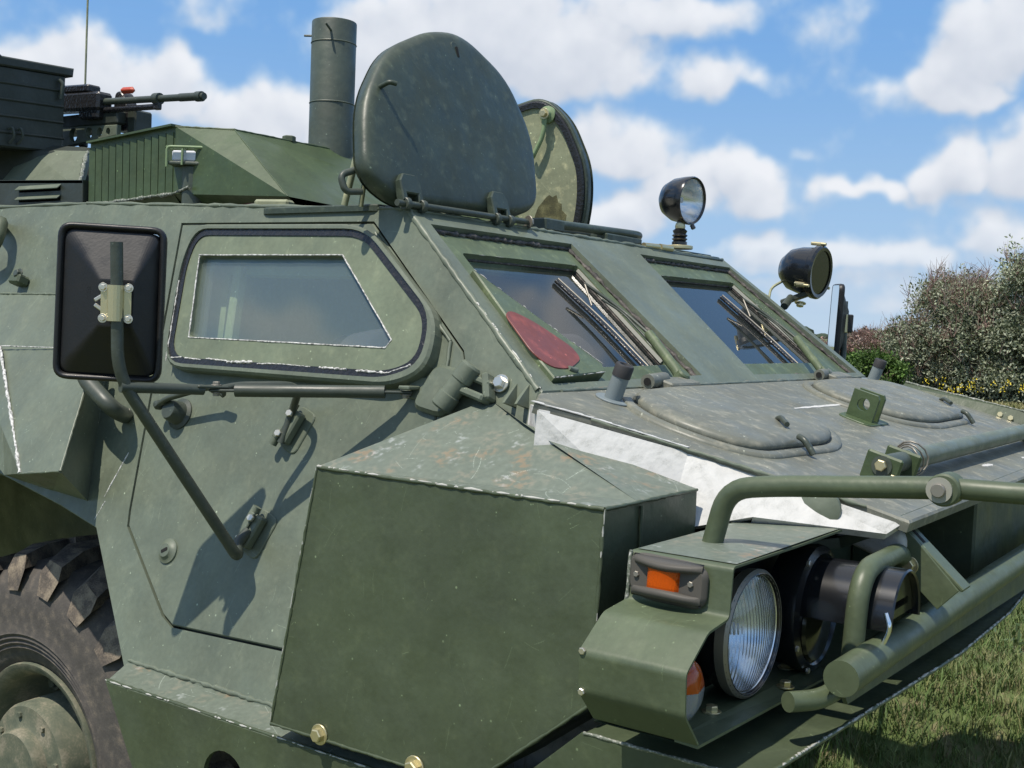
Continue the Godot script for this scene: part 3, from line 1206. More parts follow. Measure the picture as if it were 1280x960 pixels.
func make_door():
	var st := S()
	plate(st, H, DOOR, 0.04, 0.003, [inset(ccw(SEAL), -0.004)])
	var door := part("door", st, M.hull_paint, null, "front door with trapezoid window, handle and mirror brackets")
	# raised window surround
	st = S()
	var rim := rounded(ccw(RIM), 0.075, 5)
	var seal_out := rounded(inset(ccw(SEAL), -0.013), 0.066, 5)
	var seal_in := rounded(inset(ccw(SEAL), 0.004), 0.055, 5)
	plate(st, H, rim, 0.038, 0.006, [seal_out], 0.034)
	part("window_surround", st, M.hull_paint, door)
	st = S()
	plate(st, H, seal_out, 0.036, 0.0, [seal_in], 0.029)
	part("window_gasket", st, M.gasket, door)
	st = S()
	plate(st, H, seal_in, 0.055, 0.0, [rounded(ccw(PANE), 0.018, 3)], 0.026)
	part("window_frame", st, M.window_paint, door)
	st = S()
	plate(st, H, inset(ccw(PANE), -0.012), 0.006, 0.0, [], 0.013)
	part("window_pane", st, M.window_glass, door)
	# putty round the pane, sealant smeared under the gasket
	st = S()
	for i in 5:
		bead(st, H * v3(PANE[i], 0.0265), H * v3(PANE[(i + 1) % 5], 0.0265), 0.0019, 0.35, 0.02)
	part("putty", st, M.sealant, door)
	st = S()
	var x := -2.375
	while x < -1.70:
		var l := rng.randf_range(0.02, 0.11)
		bead(st, hp(x, -0.4045 - rng.randf() * 0.005, 0.029), hp(minf(x + l, -1.66), -0.4045 - rng.randf() * 0.005, 0.029), rng.randf_range(0.0012, 0.0034), 0.6, 0.006)
		x += l * rng.randf_range(0.8, 1.35)
	bead(st, hp(-1.66, -0.407, 0.029), hp(-1.60, -0.385, 0.029), 0.0022, 0.6, 0.006)
	bead(st, hp(-2.392, -0.42, 0.030), hp(-2.44, -0.20, 0.030), 0.0016, 0.7, 0.012)
	part("sealant_smear", st, M.sealant, door)
	# inner frame behind the pane
	st = S()
	plate(st, H, inset(ccw(PANE), -0.06), 0.02, 0.0, [inset(ccw(PANE), 0.012)], -0.075)
	cbox(st, Transform3D(H.basis.rotated(H.basis.z, 0.22), hp(-2.315, -0.235, -0.07)), Vector3(0.028, 0.235, 0.03), 0.004)
	part("inner_frame", st, M.cabin_paint, door)
	# handle: dark hub, knob and curved lever
	st = S()
	lathe(st, hp(-2.312, -0.545, 0.0), H.basis.z, [Vector2(0.040, 0.0), Vector2(0.040, 0.004), Vector2(0.030, 0.008), Vector2(0.026, 0.035), Vector2(0.022, 0.042), Vector2(0, 0.042)], 22)
	var hd := part("door_handle", st, M.rod_paint, door)
	st = S()
	tube(st, [hp(-2.345, -0.535, 0.045), hp(-2.312, -0.520, 0.052), hp(-2.19, -0.487, 0.056), hp(-2.155, -0.482, 0.055), hp(-2.125, -0.497, 0.046)], 0.0075, 8, 0.02)
	cbox(st, Transform3D(H.basis.rotated(H.basis.z, -0.15), hp(-2.14, -0.485, 0.052)), Vector3(0.05, 0.018, 0.014), 0.005)
	lathe(st, hp(-2.352, -0.537, 0.03), H.basis.z, [Vector2(0, 0.0), Vector2(0.011, 0.003), Vector2(0.013, 0.013), Vector2(0.008, 0.022), Vector2(0, 0.024)], 14)
	part("lever", st, M.rod_paint, hd)
	st = S()
	lathe(st, hp(-2.206, -0.877, 0.0), H.basis.z, [Vector2(0.030, 0.0), Vector2(0.030, 0.004), Vector2(0.020, 0.007), Vector2(0.016, 0.013), Vector2(0.0, 0.0135)], 26)
	var lk := part("lock", st, M.hull_paint, door)
	st = S()
	plate(st, Transform3D(H.basis.rotated(H.basis.z, 0.55), hp(-2.206, -0.877, 0.0142)), rrect(0.021, 0.008, 0.003), 0.002)
	part("keyhole", st, M.dark_hole, lk)
	# two clamps for the mirror rods
	for q in [[-1.909, -0.548, 0.62], [-1.935, -0.795, 0.6]]:
		st = S()
		var f := Transform3D(H.basis.rotated(H.basis.z, -0.35), hp(q[0], q[1], 0.0))
		plate(st, f, shift(rrect(0.062, 0.105, 0.018), Vector2(0.008, 0)), 0.004, 0.002, [], 0.004)
		cbox(st, f * Transform3D(Basis(), Vector3(0.004, 0, 0.018)), Vector3(0.026, 0.078, 0.024), 0.004)
		cbox(st, f * Transform3D(Basis(), Vector3(-0.012, 0, 0.034)), Vector3(0.020, 0.078, 0.006), 0.002)
		tube(st, [f * Vector3(-0.016, 0.052, 0.026), f * Vector3(-0.016, -0.056, 0.026)], 0.0105, 12)
		var cl := part("rod_clamp", st, M.hull_paint, door)
		for s in [-1.0, 1.0]:
			bolt(f * Vector3(-0.004, s * 0.026, 0.037), H.basis.z + Vector3(0.25, 0.1, 0), 0.0088, M.bright_steel, cl, false)
	# hinge: barrel with two leaves
	st = S()
	var h0 := hp(-1.487, -0.475, 0.034)
	var h1 := hp(-1.432, -0.376, 0.034)
	var hv := (h1 - h0).normalized()
	lathe(st, h0, hv, [Vector2(0, 0), Vector2(0.020, 0.0), Vector2(0.024, 0.004), Vector2(0.024, 0.034), Vector2(0.0215, 0.036), Vector2(0.0215, 0.07), Vector2(0.024, 0.072), Vector2(0.024, 0.107), Vector2(0.019, 0.112), Vector2(0, 0.112)], 20)
	plate(st, Transform3D(H.basis.rotated(H.basis.z, -0.12), hp(-1.535, -0.425, 0.0)), rounded([Vector2(-0.045, -0.055), Vector2(0.055, -0.06), Vector2(0.075, 0.05), Vector2(-0.02, 0.052)], 0.03, 4), 0.02, 0.008, [], 0.018)
	cbox(st, Transform3D(H.basis.rotated(H.basis.z, -0.25), hp(-1.425, -0.437, 0.024)), Vector3(0.085, 0.016, 0.036), 0.004)
	cbox(st, Transform3D(H.basis.rotated(H.basis.z, -0.25), hp(-1.418, -0.405, 0.018)), Vector3(0.07, 0.014, 0.026), 0.004)
	cbox(st, Transform3D(H.basis.rotated(H.basis.z, 0.35), hp(-1.392, -0.418, 0.016)), Vector3(0.016, 0.06, 0.032), 0.004)
	part("door_hinge", st, M.hull_paint, null, "barrel hinge at the front of the door")
	st = S()
	cyl(st, hp(-1.372, -0.404, 0.0), H.basis.z, 0.019, 0.005, 20, 0.001)
	var wsh := part("hinge_washer", st, M.hull_paint)
	bolt(hp(-1.372, -0.404, 0.005), H.basis.z, 0.013, M.bright_steel, wsh)
	st = S()
	var g := H * Vector3(-1.335, -0.42, 0.0)
	for q in [0.0, 0.03]:
		solid4(st, g + H.basis * Vector3(q, 0.02, 0.0), g + H.basis * Vector3(q + 0.012, -0.03, 0.0), g + H.basis * Vector3(q + 0.012, -0.034, 0.045), g + H.basis * Vector3(q + 0.006, -0.015, 0.03), 0.006, Vector3(1, 0, 0))
	part("gusset", st, M.hull_paint)
	# drip edges beside the window: two thin strips along the door's slanted front edge
	st = S()
	bead(st, hp(-1.832, -0.062, 0.004), hp(-1.530, -0.318, 0.004), 0.0045, 0.3, 0.02)
	part("drip_edge", st, M.hull_paint, door)
	st = S()
	bead(st, hp(-1.530, -0.318, 0.004), hp(-1.518, -0.40, 0.004), 0.004, 0.3, 0.02)
	part("drip_edge", st, M.hull_paint, door)


func make_windscreens():
	var open_l := [Vector2(-0.832, -0.050), Vector2(-0.207, -0.045), Vector2(-0.226, -0.588), Vector2(-0.945, -0.600)]
	var open_r := [Vector2(0.190, -0.045), Vector2(0.845, -0.045), Vector2(0.955, -0.600), Vector2(0.100, -0.592)]
	var st := S()
	plate(st, W, [Vector2(-0.870, 0.0), Vector2(0.870, 0.0), Vector2(1.010, -0.6225), Vector2(-1.010, -0.6225)], 0.045, 0.003, [open_l, open_r])
	part("windscreen_surround", st, M.hull_paint)
	var panes := [[Vector2(-0.775, -0.128), Vector2(-0.252, -0.122), Vector2(-0.300, -0.528), Vector2(-0.86, -0.535)], [Vector2(0.236, -0.120), Vector2(0.785, -0.112), Vector2(0.800, -0.528), Vector2(0.150, -0.528)]]
	var opens := [open_l, open_r]
	for k in 2:
		var o: Array = opens[k]
		var p: Array = panes[k]
		st = S()
		plate(st, W, inset(ccw(o), 0.009), 0.022, 0.002, [rounded(ccw(p), 0.012, 3)], -0.018)
		var fr := part("windscreen_frame", st, M.frame_paint, null, "pale green frame of the windscreen nearer the mirror" if k == 0 else "pale green frame of the windscreen under the lamps")
		st = S()
		plate(st, W, inset(ccw(o), -0.004), 0.012, 0.0, [inset(ccw(o), 0.012)], -0.026)
		part("windscreen_gasket", st, M.old_gasket, fr)
		# crumbling sealing compound in the joint
		st = S()
		var oo := ccw(o)
		for i in 4:
			var a: Vector2 = inset(oo, 0.006)[i]
			var b: Vector2 = inset(oo, 0.006)[(i + 1) % 4]
			bead(st, W * v3(a, -0.016), W * v3(b, -0.016), 0.006, 0.55, 0.014)
		part("sealing_compound", st, M.old_gasket, fr)
		st = S()
		plate(st, W, inset(ccw(p), -0.012), 0.0, 0.0, [], -0.038)
		part("windscreen_pane", st, M.windscreen_glass, fr)
		st = S()
		var pc := ccw(p)
		for i in 4:
			bead(st, W * v3(pc[i], -0.036), W * v3(pc[(i + 1) % 4], -0.036), 0.0035, 0.3, 0.03)
		part("pane_seal", st, M.old_gasket, fr)
		st = S()
		for i in 4:
			if (i + 2 * k) % 4 >= 0:
				chip_part(W * v3(pc[i], -0.0185), W * v3(pc[(i + 1) % 4], -0.0185), 0.0012, 0.25, fr)
		# bright strip along the inner side of the frame
		var q0: Vector2 = p[1]
		var q1: Vector2 = p[2]
		st = S()
		solid4(st, W * Vector3(q0.x - 0.001, q0.y - 0.01, -0.021), W * Vector3(q1.x - 0.001, q1.y + 0.02, -0.021), W * Vector3(q1.x - 0.004, q1.y + 0.02, -0.030), W * Vector3(q0.x - 0.004, q0.y - 0.01, -0.030), 0.002, -W.basis.x)
		part("frame_strip", st, M.pale_strip, fr)
		# wiper: arm from the bonnet edge, thin twin rods and the blade
		st = S()
		var bx := -0.430 if k == 0 else 0.545
		var dx := 0.0 if k == 0 else 0.03
		var root := wp(bx, -0.622, 0.022)
		var mid := wp(bx + 0.075 + dx, -0.455, 0.022)
		tube(st, [root, wp(bx + 0.012, -0.60, 0.026), mid], 0.013, 10, 0.03)
		cyl(st, root - W.basis.z * 0.03, W.basis.z, 0.017, 0.05, 16, 0.004)
		var wi := part("wiper", st, M.frame_paint)
		st = S()
		tube(st, [mid, wp(bx + 0.085 + dx, -0.35, 0.014), wp(bx + 0.055 + dx, -0.235, 0.004)], 0.0045, 8, 0.05)
		tube(st, [wp(bx + 0.062 + dx, -0.50, 0.012), wp(bx + 0.080 + dx, -0.36, 0.012), wp(bx + 0.060 + dx, -0.30, 0.004)], 0.003, 6, 0.05)
		part("wiper_rod", st, M.rod_paint, wi)
		st = S()
		tube(st, [wp(bx + 0.020 + dx, -0.525, -0.030), wp(bx + 0.030 + dx, -0.36, -0.031), wp(bx + 0.012 + dx, -0.185, -0.032)], 0.005, 8, 0.1)
		part("wiper_blade", st, M.gasket, wi)
		st = S()
		tube(st, [wp(bx + 0.025 + dx, -0.53, -0.022), wp(bx + 0.035 + dx, -0.36, -0.023), wp(bx + 0.016 + dx, -0.185, -0.024)], 0.0028, 6, 0.1)
		tube(st, [wp(bx + 0.055 + dx, -0.235, 0.004), wp(bx + 0.034 + dx, -0.30, -0.018)], 0.003, 6)
		part("blade_holder", st, M.old_steel, wi)
	# thick armour strip over the outer lower corner of the near windscreen, with its patch of red primer
	st = S()
	var strip := [Vector2(-0.862, -0.235), Vector2(-0.700, -0.555), Vector2(-0.720, -0.580), Vector2(-0.945, -0.594), Vector2(-0.93, -0.49)]
	plate(st, W, strip, 0.034, 0.003, [], 0.012)
	var sp := part("armor_strip", st, M.frame_paint, null, "thick green strip with a red primer patch on the windscreen corner")
	st = S()
	plate(st, W, rounded([Vector2(-0.912, -0.395), Vector2(-0.875, -0.378), Vector2(-0.825, -0.412), Vector2(-0.765, -0.500), Vector2(-0.775, -0.540), Vector2(-0.860, -0.572), Vector2(-0.925, -0.565), Vector2(-0.945, -0.52)], 0.04, 4), 0.003, 0.001, [], 0.0145)
	part("primer_patch", st, M.red_primer, sp)
	st = S()
	chip_part(wp(-0.862, -0.235, 0.0125), wp(-0.700, -0.555, 0.0125), 0.0022, 0.6, sp)
	st = S()
	chip_part(wp(-0.720, -0.580, 0.011), wp(-0.945, -0.594, 0.011), 0.0026, 0.7, sp)
	st = S()
	bead(st, wp(-0.862, -0.570, 0.014), wp(-0.838, -0.576, 0.014), 0.006, 0.4)
	part("rust_spot", st, M.scuffed_paint, sp)


# ---------------------------------------------------------------- bonnet, box, headlight guard

func make_hood():
	var st := S()
	plate(st, D, [Vector2(-1.025, -0.002), Vector2(1.025, -0.002), Vector2(1.12, -0.17), Vector2(1.17, -0.47), Vector2(1.10, -0.725), Vector2(-0.835, -0.712), Vector2(-0.846, -0.633), Vector2(-0.913, -0.46), Vector2(-0.971, -0.318), Vector2(-1.05, -0.146), Vector2(-1.11, -0.05)], 0.022, 0.004)
	var hood := part("hood", st, M.deck_paint, null, "sloping bonnet deck with two raised covers")
	# weld along the windscreen foot
	st = S()
	bead(st, dp(-0.94, 0.0, 0.0), dp(0.94, 0.0, 0.0), 0.005, 0.4, 0.03)
	part("weld_bead", st, M.scuffed_paint, hood)
	# ragged white paint carried over the near edge of the deck
	st = S()
	var edge := [Vector2(-1.115, -0.045), Vector2(-1.05, -0.146), Vector2(-1.01, -0.231), Vector2(-0.971, -0.318)]
	for k in 3:
		var band := []
		var back := []
		for i in 15:
			var t := i / 14.0
			var c: Vector2 = edge[k].lerp(edge[k + 1], t)
			band.append(c + Vector2(rng.randf_range(0.002, 0.014 - 0.003 * k), 0))
			back.append(c + Vector2(-0.0015, 0))
		back.reverse()
		plate(st, Transform3D(D.basis, dp(0, 0, 0.0014)), band + back, 0.0014)
	part("paint_edge", st, M.white_paint, hood)
	st = S()
	bead(st, dp(-1.052, -0.146, -0.003), dp(-0.973, -0.318, -0.003), 0.003, 0.5, 0.012)
	part("chipped_edge", st, M.hull_paint, hood)
	st = S()
	bead(st, dp(-0.973, -0.318, -0.003), dp(-0.915, -0.46, -0.003), 0.0034, 0.5, 0.012)
	part("chipped_edge", st, M.hull_paint, hood)
	st = S()
	bead(st, dp(-0.915, -0.46, -0.003), dp(-0.848, -0.633, -0.003), 0.0034, 0.5, 0.012)
	part("chipped_edge", st, M.hull_paint, hood)
	# nose: white side plates towards the camera, green on the far side, dark front
	for s in [1.0, -1.0]:
		var zs := [1.128, 0.971, 0.913, 0.838]
		if s < 0:
			zs = [1.128, 1.15, 1.16, 1.10]
		var m_: Material = M.white_paint if s > 0 else M.hull_paint
		st = S()
		solid4(st, Vector3(-1.285, 1.640, s * 1.03), Vector3(-1.205, 1.638, s * (zs[0] - 0.012)), Vector3(-1.205, 0.92, s * (zs[0] + 0.03)), Vector3(-1.285, 0.92, s * (zs[0] + 0.04)), 0.02, Vector3(0, 0, s))
		var t1 := Vector3(-1.205, 1.638, s * (zs[0] - 0.003))
		var t2 := Vector3(-0.964, 1.570, s * (zs[1] - 0.003))
		var t3 := Vector3(-0.827, 1.530, s * (zs[2] - 0.003))
		var t4 := Vector3(-0.60, 1.466, s * (zs[3] - 0.003))
		var b1 := Vector3(-1.205, 1.50, s * (zs[0] + 0.012))
		var b2 := Vector3(-0.964, 1.43, s * (zs[1] + 0.075))
		var b3 := Vector3(-0.827, 1.466, s * (zs[2] + 0.060))
		var b4 := Vector3(-0.62, 1.448, s * (zs[3] + 0.016))
		solid4(st, t1, t2, b2, b1, 0.02, Vector3(0.3, 0.3, s))
		solid4(st, t2, t3, b3, b2, 0.02, Vector3(0.3, 0.3, s))
		solid4(st, t3, t4, b4, b3, 0.02, Vector3(0.3, 0.3, s))
		solid4(st, b1, b2, Vector3(-0.964, 0.92, b2.z), Vector3(-1.205, 0.92, b1.z), 0.02, Vector3(0.3, 0, s))
		part("nose_side_plate", st, m_, null, "white painted side of the nose" if s > 0 else "")
	st = S()
	solid4(st, Vector3(-0.597, 1.462, 0.82), Vector3(-0.597, 1.462, -1.08), Vector3(-0.72, 1.40, -1.08), Vector3(-0.72, 1.40, 0.80), 0.02, Vector3(1, -1.0, 0))
	solid4(st, Vector3(-0.72, 1.40, 0.80), Vector3(-0.72, 1.40, -1.08), Vector3(-0.955, 1.36, -1.08), Vector3(-0.955, 1.36, 0.98), 0.02, Vector3(0.3, -1.0, 0))
	solid4(st, Vector3(-0.955, 1.36, 1.0), Vector3(-0.955, 1.36, -1.08), Vector3(-0.96, 0.9, -1.09), Vector3(-0.96, 0.9, 1.02), 0.02, Vector3(1, 0, 0))
	part("nose_front_plate", st, M.dark_paint)
	st = S()
	cbox(st, Transform3D(Basis(), Vector3(-0.805, 1.265, -0.35)), Vector3(0.30, 0.31, 0.74), 0.006)
	part("radiator_cowl", st, M.box_paint)
	st = S()
	var nb := Transform3D(Basis(Vector3(0, 0, 1), -0.25), Vector3(-0.672, 1.428, 0.77))
	pillow(st, Transform3D(nb.basis, nb.origin), rounded([Vector2(-0.07, -0.028), Vector2(0.05, -0.038), Vector2(0.07, 0.0), Vector2(0.055, 0.030), Vector2(-0.075, 0.026)], 0.015, 3), [[0.0, -0.06], [0.0, 0.0], [0.006, 0.008], [0.014, 0.010]])
	part("nose_lug", st, M.white_paint, null, "white daubed lug under the bonnet lip")
	st = S()
	lathe(st, Vector3(-0.735, 1.482, 0.885), Vector3(0.2, 0.1, 1), [Vector2(0.040, 0.0), Vector2(0.038, 0.008), Vector2(0.027, 0.013), Vector2(0, 0.015)], 22)
	part("plug", st, M.hull_paint, null, "round green plug on the white nose")
	# low wall along the far edge of the deck
	st = S()
	solid4(st, dp(1.10, -0.10, 0.0), dp(1.17, -0.50, 0.0), dp(1.20, -0.50, 0.042), dp(1.13, -0.10, 0.012), 0.012, Vector3(0, 0, 1))
	part("deck_rail", st, M.box_paint, hood)
	st = S()
	bead(st, dp(1.13, -0.10, 0.013), dp(1.20, -0.50, 0.043), 0.004, 0.4)
	part("chipped_edge", st, M.worn_edge, hood)
	for q in [-0.42, -0.455]:
		bolt(dp(1.165, q, 0.008), Vector3(0, 0.3, 1), 0.010, M.zinc, hood, false)
	# two raised covers on the deck
	var left := rounded([Vector2(-0.79, -0.065), Vector2(-0.885, -0.20), Vector2(-0.84, -0.39), Vector2(-0.43, -0.412), Vector2(-0.275, -0.34), Vector2(-0.215, -0.07), Vector2(-0.5, -0.045)], 0.13, 6)
	var right := rounded([Vector2(0.30, -0.055), Vector2(0.205, -0.16), Vector2(0.245, -0.345), Vector2(0.40, -0.402), Vector2(0.80, -0.402), Vector2(0.95, -0.30), Vector2(0.94, -0.10), Vector2(0.66, -0.045)], 0.13, 6)
	var covers := [left, right]
	for k in 2:
		st = S()
		pillow(st, D, covers[k], [[-0.024, 0.0], [-0.022, 0.008], [-0.006, 0.010], [0.0, 0.007]])
		part("cover_seat", st, M.deck_paint, hood)
		st = S()
		pillow(st, D, covers[k], [[0.006, 0.007], [0.004, 0.016], [0.014, 0.024], [0.04, 0.027]])
		part("deck_cover", st, M.deck_paint, hood, "raised cover of the bonnet, left of the drilled bracket" if k == 0 else "raised cover of the bonnet, right of the drilled bracket")
		var ox := -0.60 if k == 0 else 0.75
		st = S()
		tube(st, [dp(ox + 0.10, -0.295, 0.027), dp(ox + 0.075, -0.31, 0.038), dp(ox + 0.03, -0.345, 0.036)], 0.006, 8, 0.015)
		part("cover_latch", st, M.rod_paint, hood)
		st = S()
		tube(st, [dp(ox - 0.02, -0.395, 0.030), dp(ox - 0.03, -0.412, 0.030), dp(ox - 0.03, -0.440, 0.008)], 0.007, 8, 0.01)
		part("cover_hook", st, M.rod_paint, hood)
		# hinge at the rear corner
		var hx := -0.575 if k == 0 else 0.52
		st = S()
		tube(st, [dp(hx - 0.045, -0.022, 0.022), dp(hx + 0.055, -0.010, 0.022)], 0.017, 14)
		plate(st, Transform3D(D.basis, dp(hx + 0.085, -0.035, 0.028)), rrect(0.15, 0.05, 0.01), 0.028, 0.004)
		part("cover_hinge", st, M.deck_paint, hood)
		st = S()
		cyl(st, dp(hx - 0.046, -0.022, 0.022), -D.basis.x, 0.009, 0.002, 12)
		part("hinge_hole", st, M.dark_hole, hood)
		# filler stub
		var sx := -0.837 if k == 0 else 0.922
		var sv := -0.064 if k == 0 else -0.05
		st = S()
		cyl(st, dp(sx, sv, 0.0), D.basis.z + Vector3(0.08, 0, 0), 0.0185, 0.056, 18)
		cyl(st, dp(sx, sv - 0.003, 0.0), D.basis.z, 0.040, 0.004, 22, 0.001)
		var stub := part("filler_stub", st, M.gray_paint)
		st = S()
		lathe(st, dp(sx, sv, 0.0) + (D.basis.z + Vector3(0.08, 0, 0)).normalized() * 0.054, D.basis.z + Vector3(0.08, 0, 0), [Vector2(0.0200, 0.0), Vector2(0.0200, 0.024), Vector2(0.018, 0.027), Vector2(0.012, 0.027), Vector2(0.010, 0.022), Vector2(0, 0.022)], 18)
		part("stub_cap", st, M.stub_cap, stub)
	# bracket of two drilled plates
	for q in [0.062, 0.110]:
		st = S()
		var f := Transform3D(Basis(-D.basis.y, D.basis.z, -D.basis.x), dp(q, -0.300, 0.0))
		plate(st, f, [Vector2(-0.036, 0.0), Vector2(0.036, 0.0), Vector2(0.036, 0.066), Vector2(0.03, 0.076), Vector2(-0.036, 0.076)], 0.010, 0.001, [ellipse(0.0, 0.042, 0.017, 0.017, 18)])
		part("drilled_plate", st, M.cover_paint)
	st = S()
	plate(st, Transform3D(D.basis, dp(0.085, -0.300, 0.004)), rounded([Vector2(-0.08, -0.05), Vector2(0.09, -0.055), Vector2(0.085, 0.05), Vector2(-0.07, 0.045)], 0.03), 0.004, 0.002)
	part("bracket_foot", st, M.cover_paint)
	# white dabs
	for q in [[-0.173, -0.194, 0.22, -0.200, 0.010], [0.80, -0.166, 0.89, -0.163, 0.012], [0.05, -0.63, 0.13, -0.636, 0.009], [0.42, -0.65, 0.48, -0.655, 0.010]]:
		st = S()
		var n := 10
		var band := []
		var back := []
		for i in n + 1:
			var t := float(i) / n
			var c := Vector2(lerpf(q[0], q[2], t), lerpf(q[1], q[3], t))
			var hw: float = q[4] * (0.35 + rng.randf() * 0.65) * (0.4 + 0.6 * sin(PI * t))
			band.append(c + Vector2(0, hw))
			back.append(c - Vector2(0, hw))
		back.reverse()
		plate(st, Transform3D(D.basis, dp(0, 0, 0.0012)), band + back, 0.0012)
		part("white_dab", st, M.white_paint, hood)
	# tow pole lashed across the bonnet
	for q in [-0.612, -0.482]:
		st = S()
		cbox(st, Transform3D(D.basis, dp(q, -0.575, 0.028)), Vector3(0.010, 0.075, 0.062), 0.004)
		part("pole_bracket", st, M.cover_paint)
	st = S()
	tube(st, [dp(-0.62, -0.575, 0.035), dp(-0.465, -0.577, 0.035)], 0.021, 16)
	var pole := part("tow_pole", st, M.pipe_paint, null, "steel pole lashed across the front of the bonnet")
	st = S()
	tube(st, [dp(-0.465, -0.577, 0.035), dp(-0.41, -0.578, 0.036), dp(1.05, -0.59, 0.038)], 0.0225, 18)
	part("pole_tube", st, M.hull_paint, pole)
	bolt(dp(-0.623, -0.575, 0.037), -D.basis.x, 0.012, M.zinc, pole, false)
	bolt(dp(-0.620, -0.605, 0.020), -D.basis.x, 0.008, M.zinc, pole, false)
	st = S()
	for i in 3:
		var c := dp(-0.455 + i * 0.012, -0.577, 0.035)
		var loop := []
		for k in 15:
			var a := TAU * k / 14.0
			loop.append(c + D.basis.x * (sin(a * 2.0 + i) * 0.010) + D.basis.y * cos(a) * (0.028 + 0.004 * i) + D.basis.z * sin(a) * (0.030 + 0.005 * i))
		tube(st, loop, 0.0022, 6)
	part("lashing_wire", st, M.old_steel, pole)


func make_box():
	var f1 := Vector3(-1.57, 1.508, 1.332)
	var f2 := Vector3(-0.93, 1.506, 1.332)
	var f3 := Vector3(-0.93, 1.19, 1.352)
	var f4 := Vector3(-1.16, 1.0, 1.362)
	var f5 := Vector3(-1.645, 0.996, 1.362)
	var m := Vector3(-0.93, 1.507, 1.225)
	var fr := Vector3(-0.918, 1.510, 1.02)
	var ap := Vector3(-1.40, 1.640, 1.01)
	var a2 := Vector3(-1.265, 1.606, 1.085)
	var st := S()
	var out := Vector3(0, 0, 1)
	quad(st, f1, f2, f3, f5, out)
	tri(st, f3, f4, f5, out)
	var fr2 := Vector3(-0.918, 1.19, 1.02)
	quad(st, f2, m, Vector3(-0.93, 1.19, 1.225), f3, Vector3(1, 0, 0))
	quad(st, m, fr, fr2, Vector3(-0.93, 1.19, 1.225), Vector3(1, 0, 0))
	var f4b := Vector3(-1.16, 1.0, 1.1)
	var f5b := Vector3(-1.645, 0.996, 1.1)
	quad(st, f3, f4, f4b, fr2, Vector3(1, -1, 0))
	quad(st, f4, f5, f5b, f4b, Vector3(0, -1, 0))
	var in1 := Vector3(-1.57, 1.4, 1.05)
	tri(st, f1, ap, in1, Vector3(-1, 0, 0))
	quad(st, f1, in1, f5b, f5, Vector3(-1, 0, 0))
	var box := part("side_box", st, M.box_paint, null, "big dark green box on the hull side in front of the door")
	st = S()
	var up := Vector3(0, 0.0015, 0)
	tri(st, f1 + up, f2 + up, m + up, Vector3.UP)
	tri(st, f1 + up, m + up, ap + up, Vector3.UP)
	tri(st, m + up, a2 + up, ap + up, Vector3.UP)
	tri(st, m + up, fr + up, a2 + up, Vector3.UP)
	part("box_top", st, M.scuffed_paint, box, "scuffed and rust flecked sloping top of the box")
	var off := Vector3(0, 0.0022, 0.0012)
	chip_part(f1 + off, f2 + off, 0.0036, 0.82, box)
	chip_part(f2 + Vector3(0.001, 0, 0.0022), Vector3(-0.929, 1.25, 1.3482), 0.0030, 0.55, box)
	chip_part(f1 + Vector3(-0.001, 0, 0.002), f5 + Vector3(-0.001, 0, 0.002), 0.0024, 0.3, box)
	chip_part(f3, f4, 0.0022, 0.3, box)
	chip_part(f2, fr, 0.0020, 0.25, box)
	for q in [[f1, f2, 0.0034], [f1, f5, 0.0030], [f2, f3, 0.0034], [f3, f4, 0.0032], [f4, f5, 0.0032], [f2, fr, 0.0034], [Vector3(-0.9255, 1.50, 1.215), Vector3(-0.9255, 1.2, 1.215), 0.003]]:
		st = S()
		bead(st, q[0], q[1], q[2], 0.3)
		part("weld_bead", st, M.box_paint, box)
	bolt(Vector3(-1.512, 1.006, 1.362), Vector3(0, 0, 1), 0.0135, M.zinc, box)
	bolt(Vector3(-1.278, 1.002, 1.362), Vector3(0, 0, 1), 0.0145, M.zinc, box)


func sheet(st: SurfaceTool, line: Array, x0: float, x1: float, t: float, inner: Vector2):
	# a bent sheet: the outline line runs in (z, y), drawn out from x0 to x1; rounded bends, t thick towards inner
	var path := []
	for i in line.size():
		if i == 0 or i == line.size() - 1:
			path.append(line[i])
		else:
			var a: Vector2 = line[i - 1]
			var b: Vector2 = line[i]
			var c: Vector2 = line[i + 1]
			var cut := 0.010
			var p := b + (a - b).normalized() * cut
			var q := b + (c - b).normalized() * cut
			for k in 5:
				var tt := k / 4.0
				path.append(p.lerp(b, tt).lerp(b.lerp(q, tt), tt))
	var n := path.size()
	var norm := []
	for i in n:
		var d: Vector2 = (path[mini(i + 1, n - 1)] - path[maxi(i - 1, 0)]).normalized()
		var o := Vector2(-d.y, d.x)
		if o.dot(inner - path[i]) > 0.0:
			o = -o
		norm.append(o)
	for i in n - 1:
		var a := Vector3(x0, path[i].y, path[i].x)
		var b := Vector3(x1, path[i].y, path[i].x)
		var c := Vector3(x1, path[i + 1].y, path[i + 1].x)
		var d := Vector3(x0, path[i + 1].y, path[i + 1].x)
		var na := Vector3(0, norm[i].y, norm[i].x)
		var nb := Vector3(0, norm[i + 1].y, norm[i + 1].x)
		tri_s(st, a, b, c, na, na, nb)
		tri_s(st, a, c, d, na, nb, nb)
		tri_s(st, a - na * t, b - na * t, c - nb * t, -na, -na, -nb)
		tri_s(st, a - na * t, c - nb * t, d - nb * t, -na, -nb, -nb)
		quad(st, b, c, c - nb * t, b - na * t, Vector3(1, 0, 0))
		quad(st, a, d, d - nb * t, a - na * t, Vector3(-1, 0, 0))


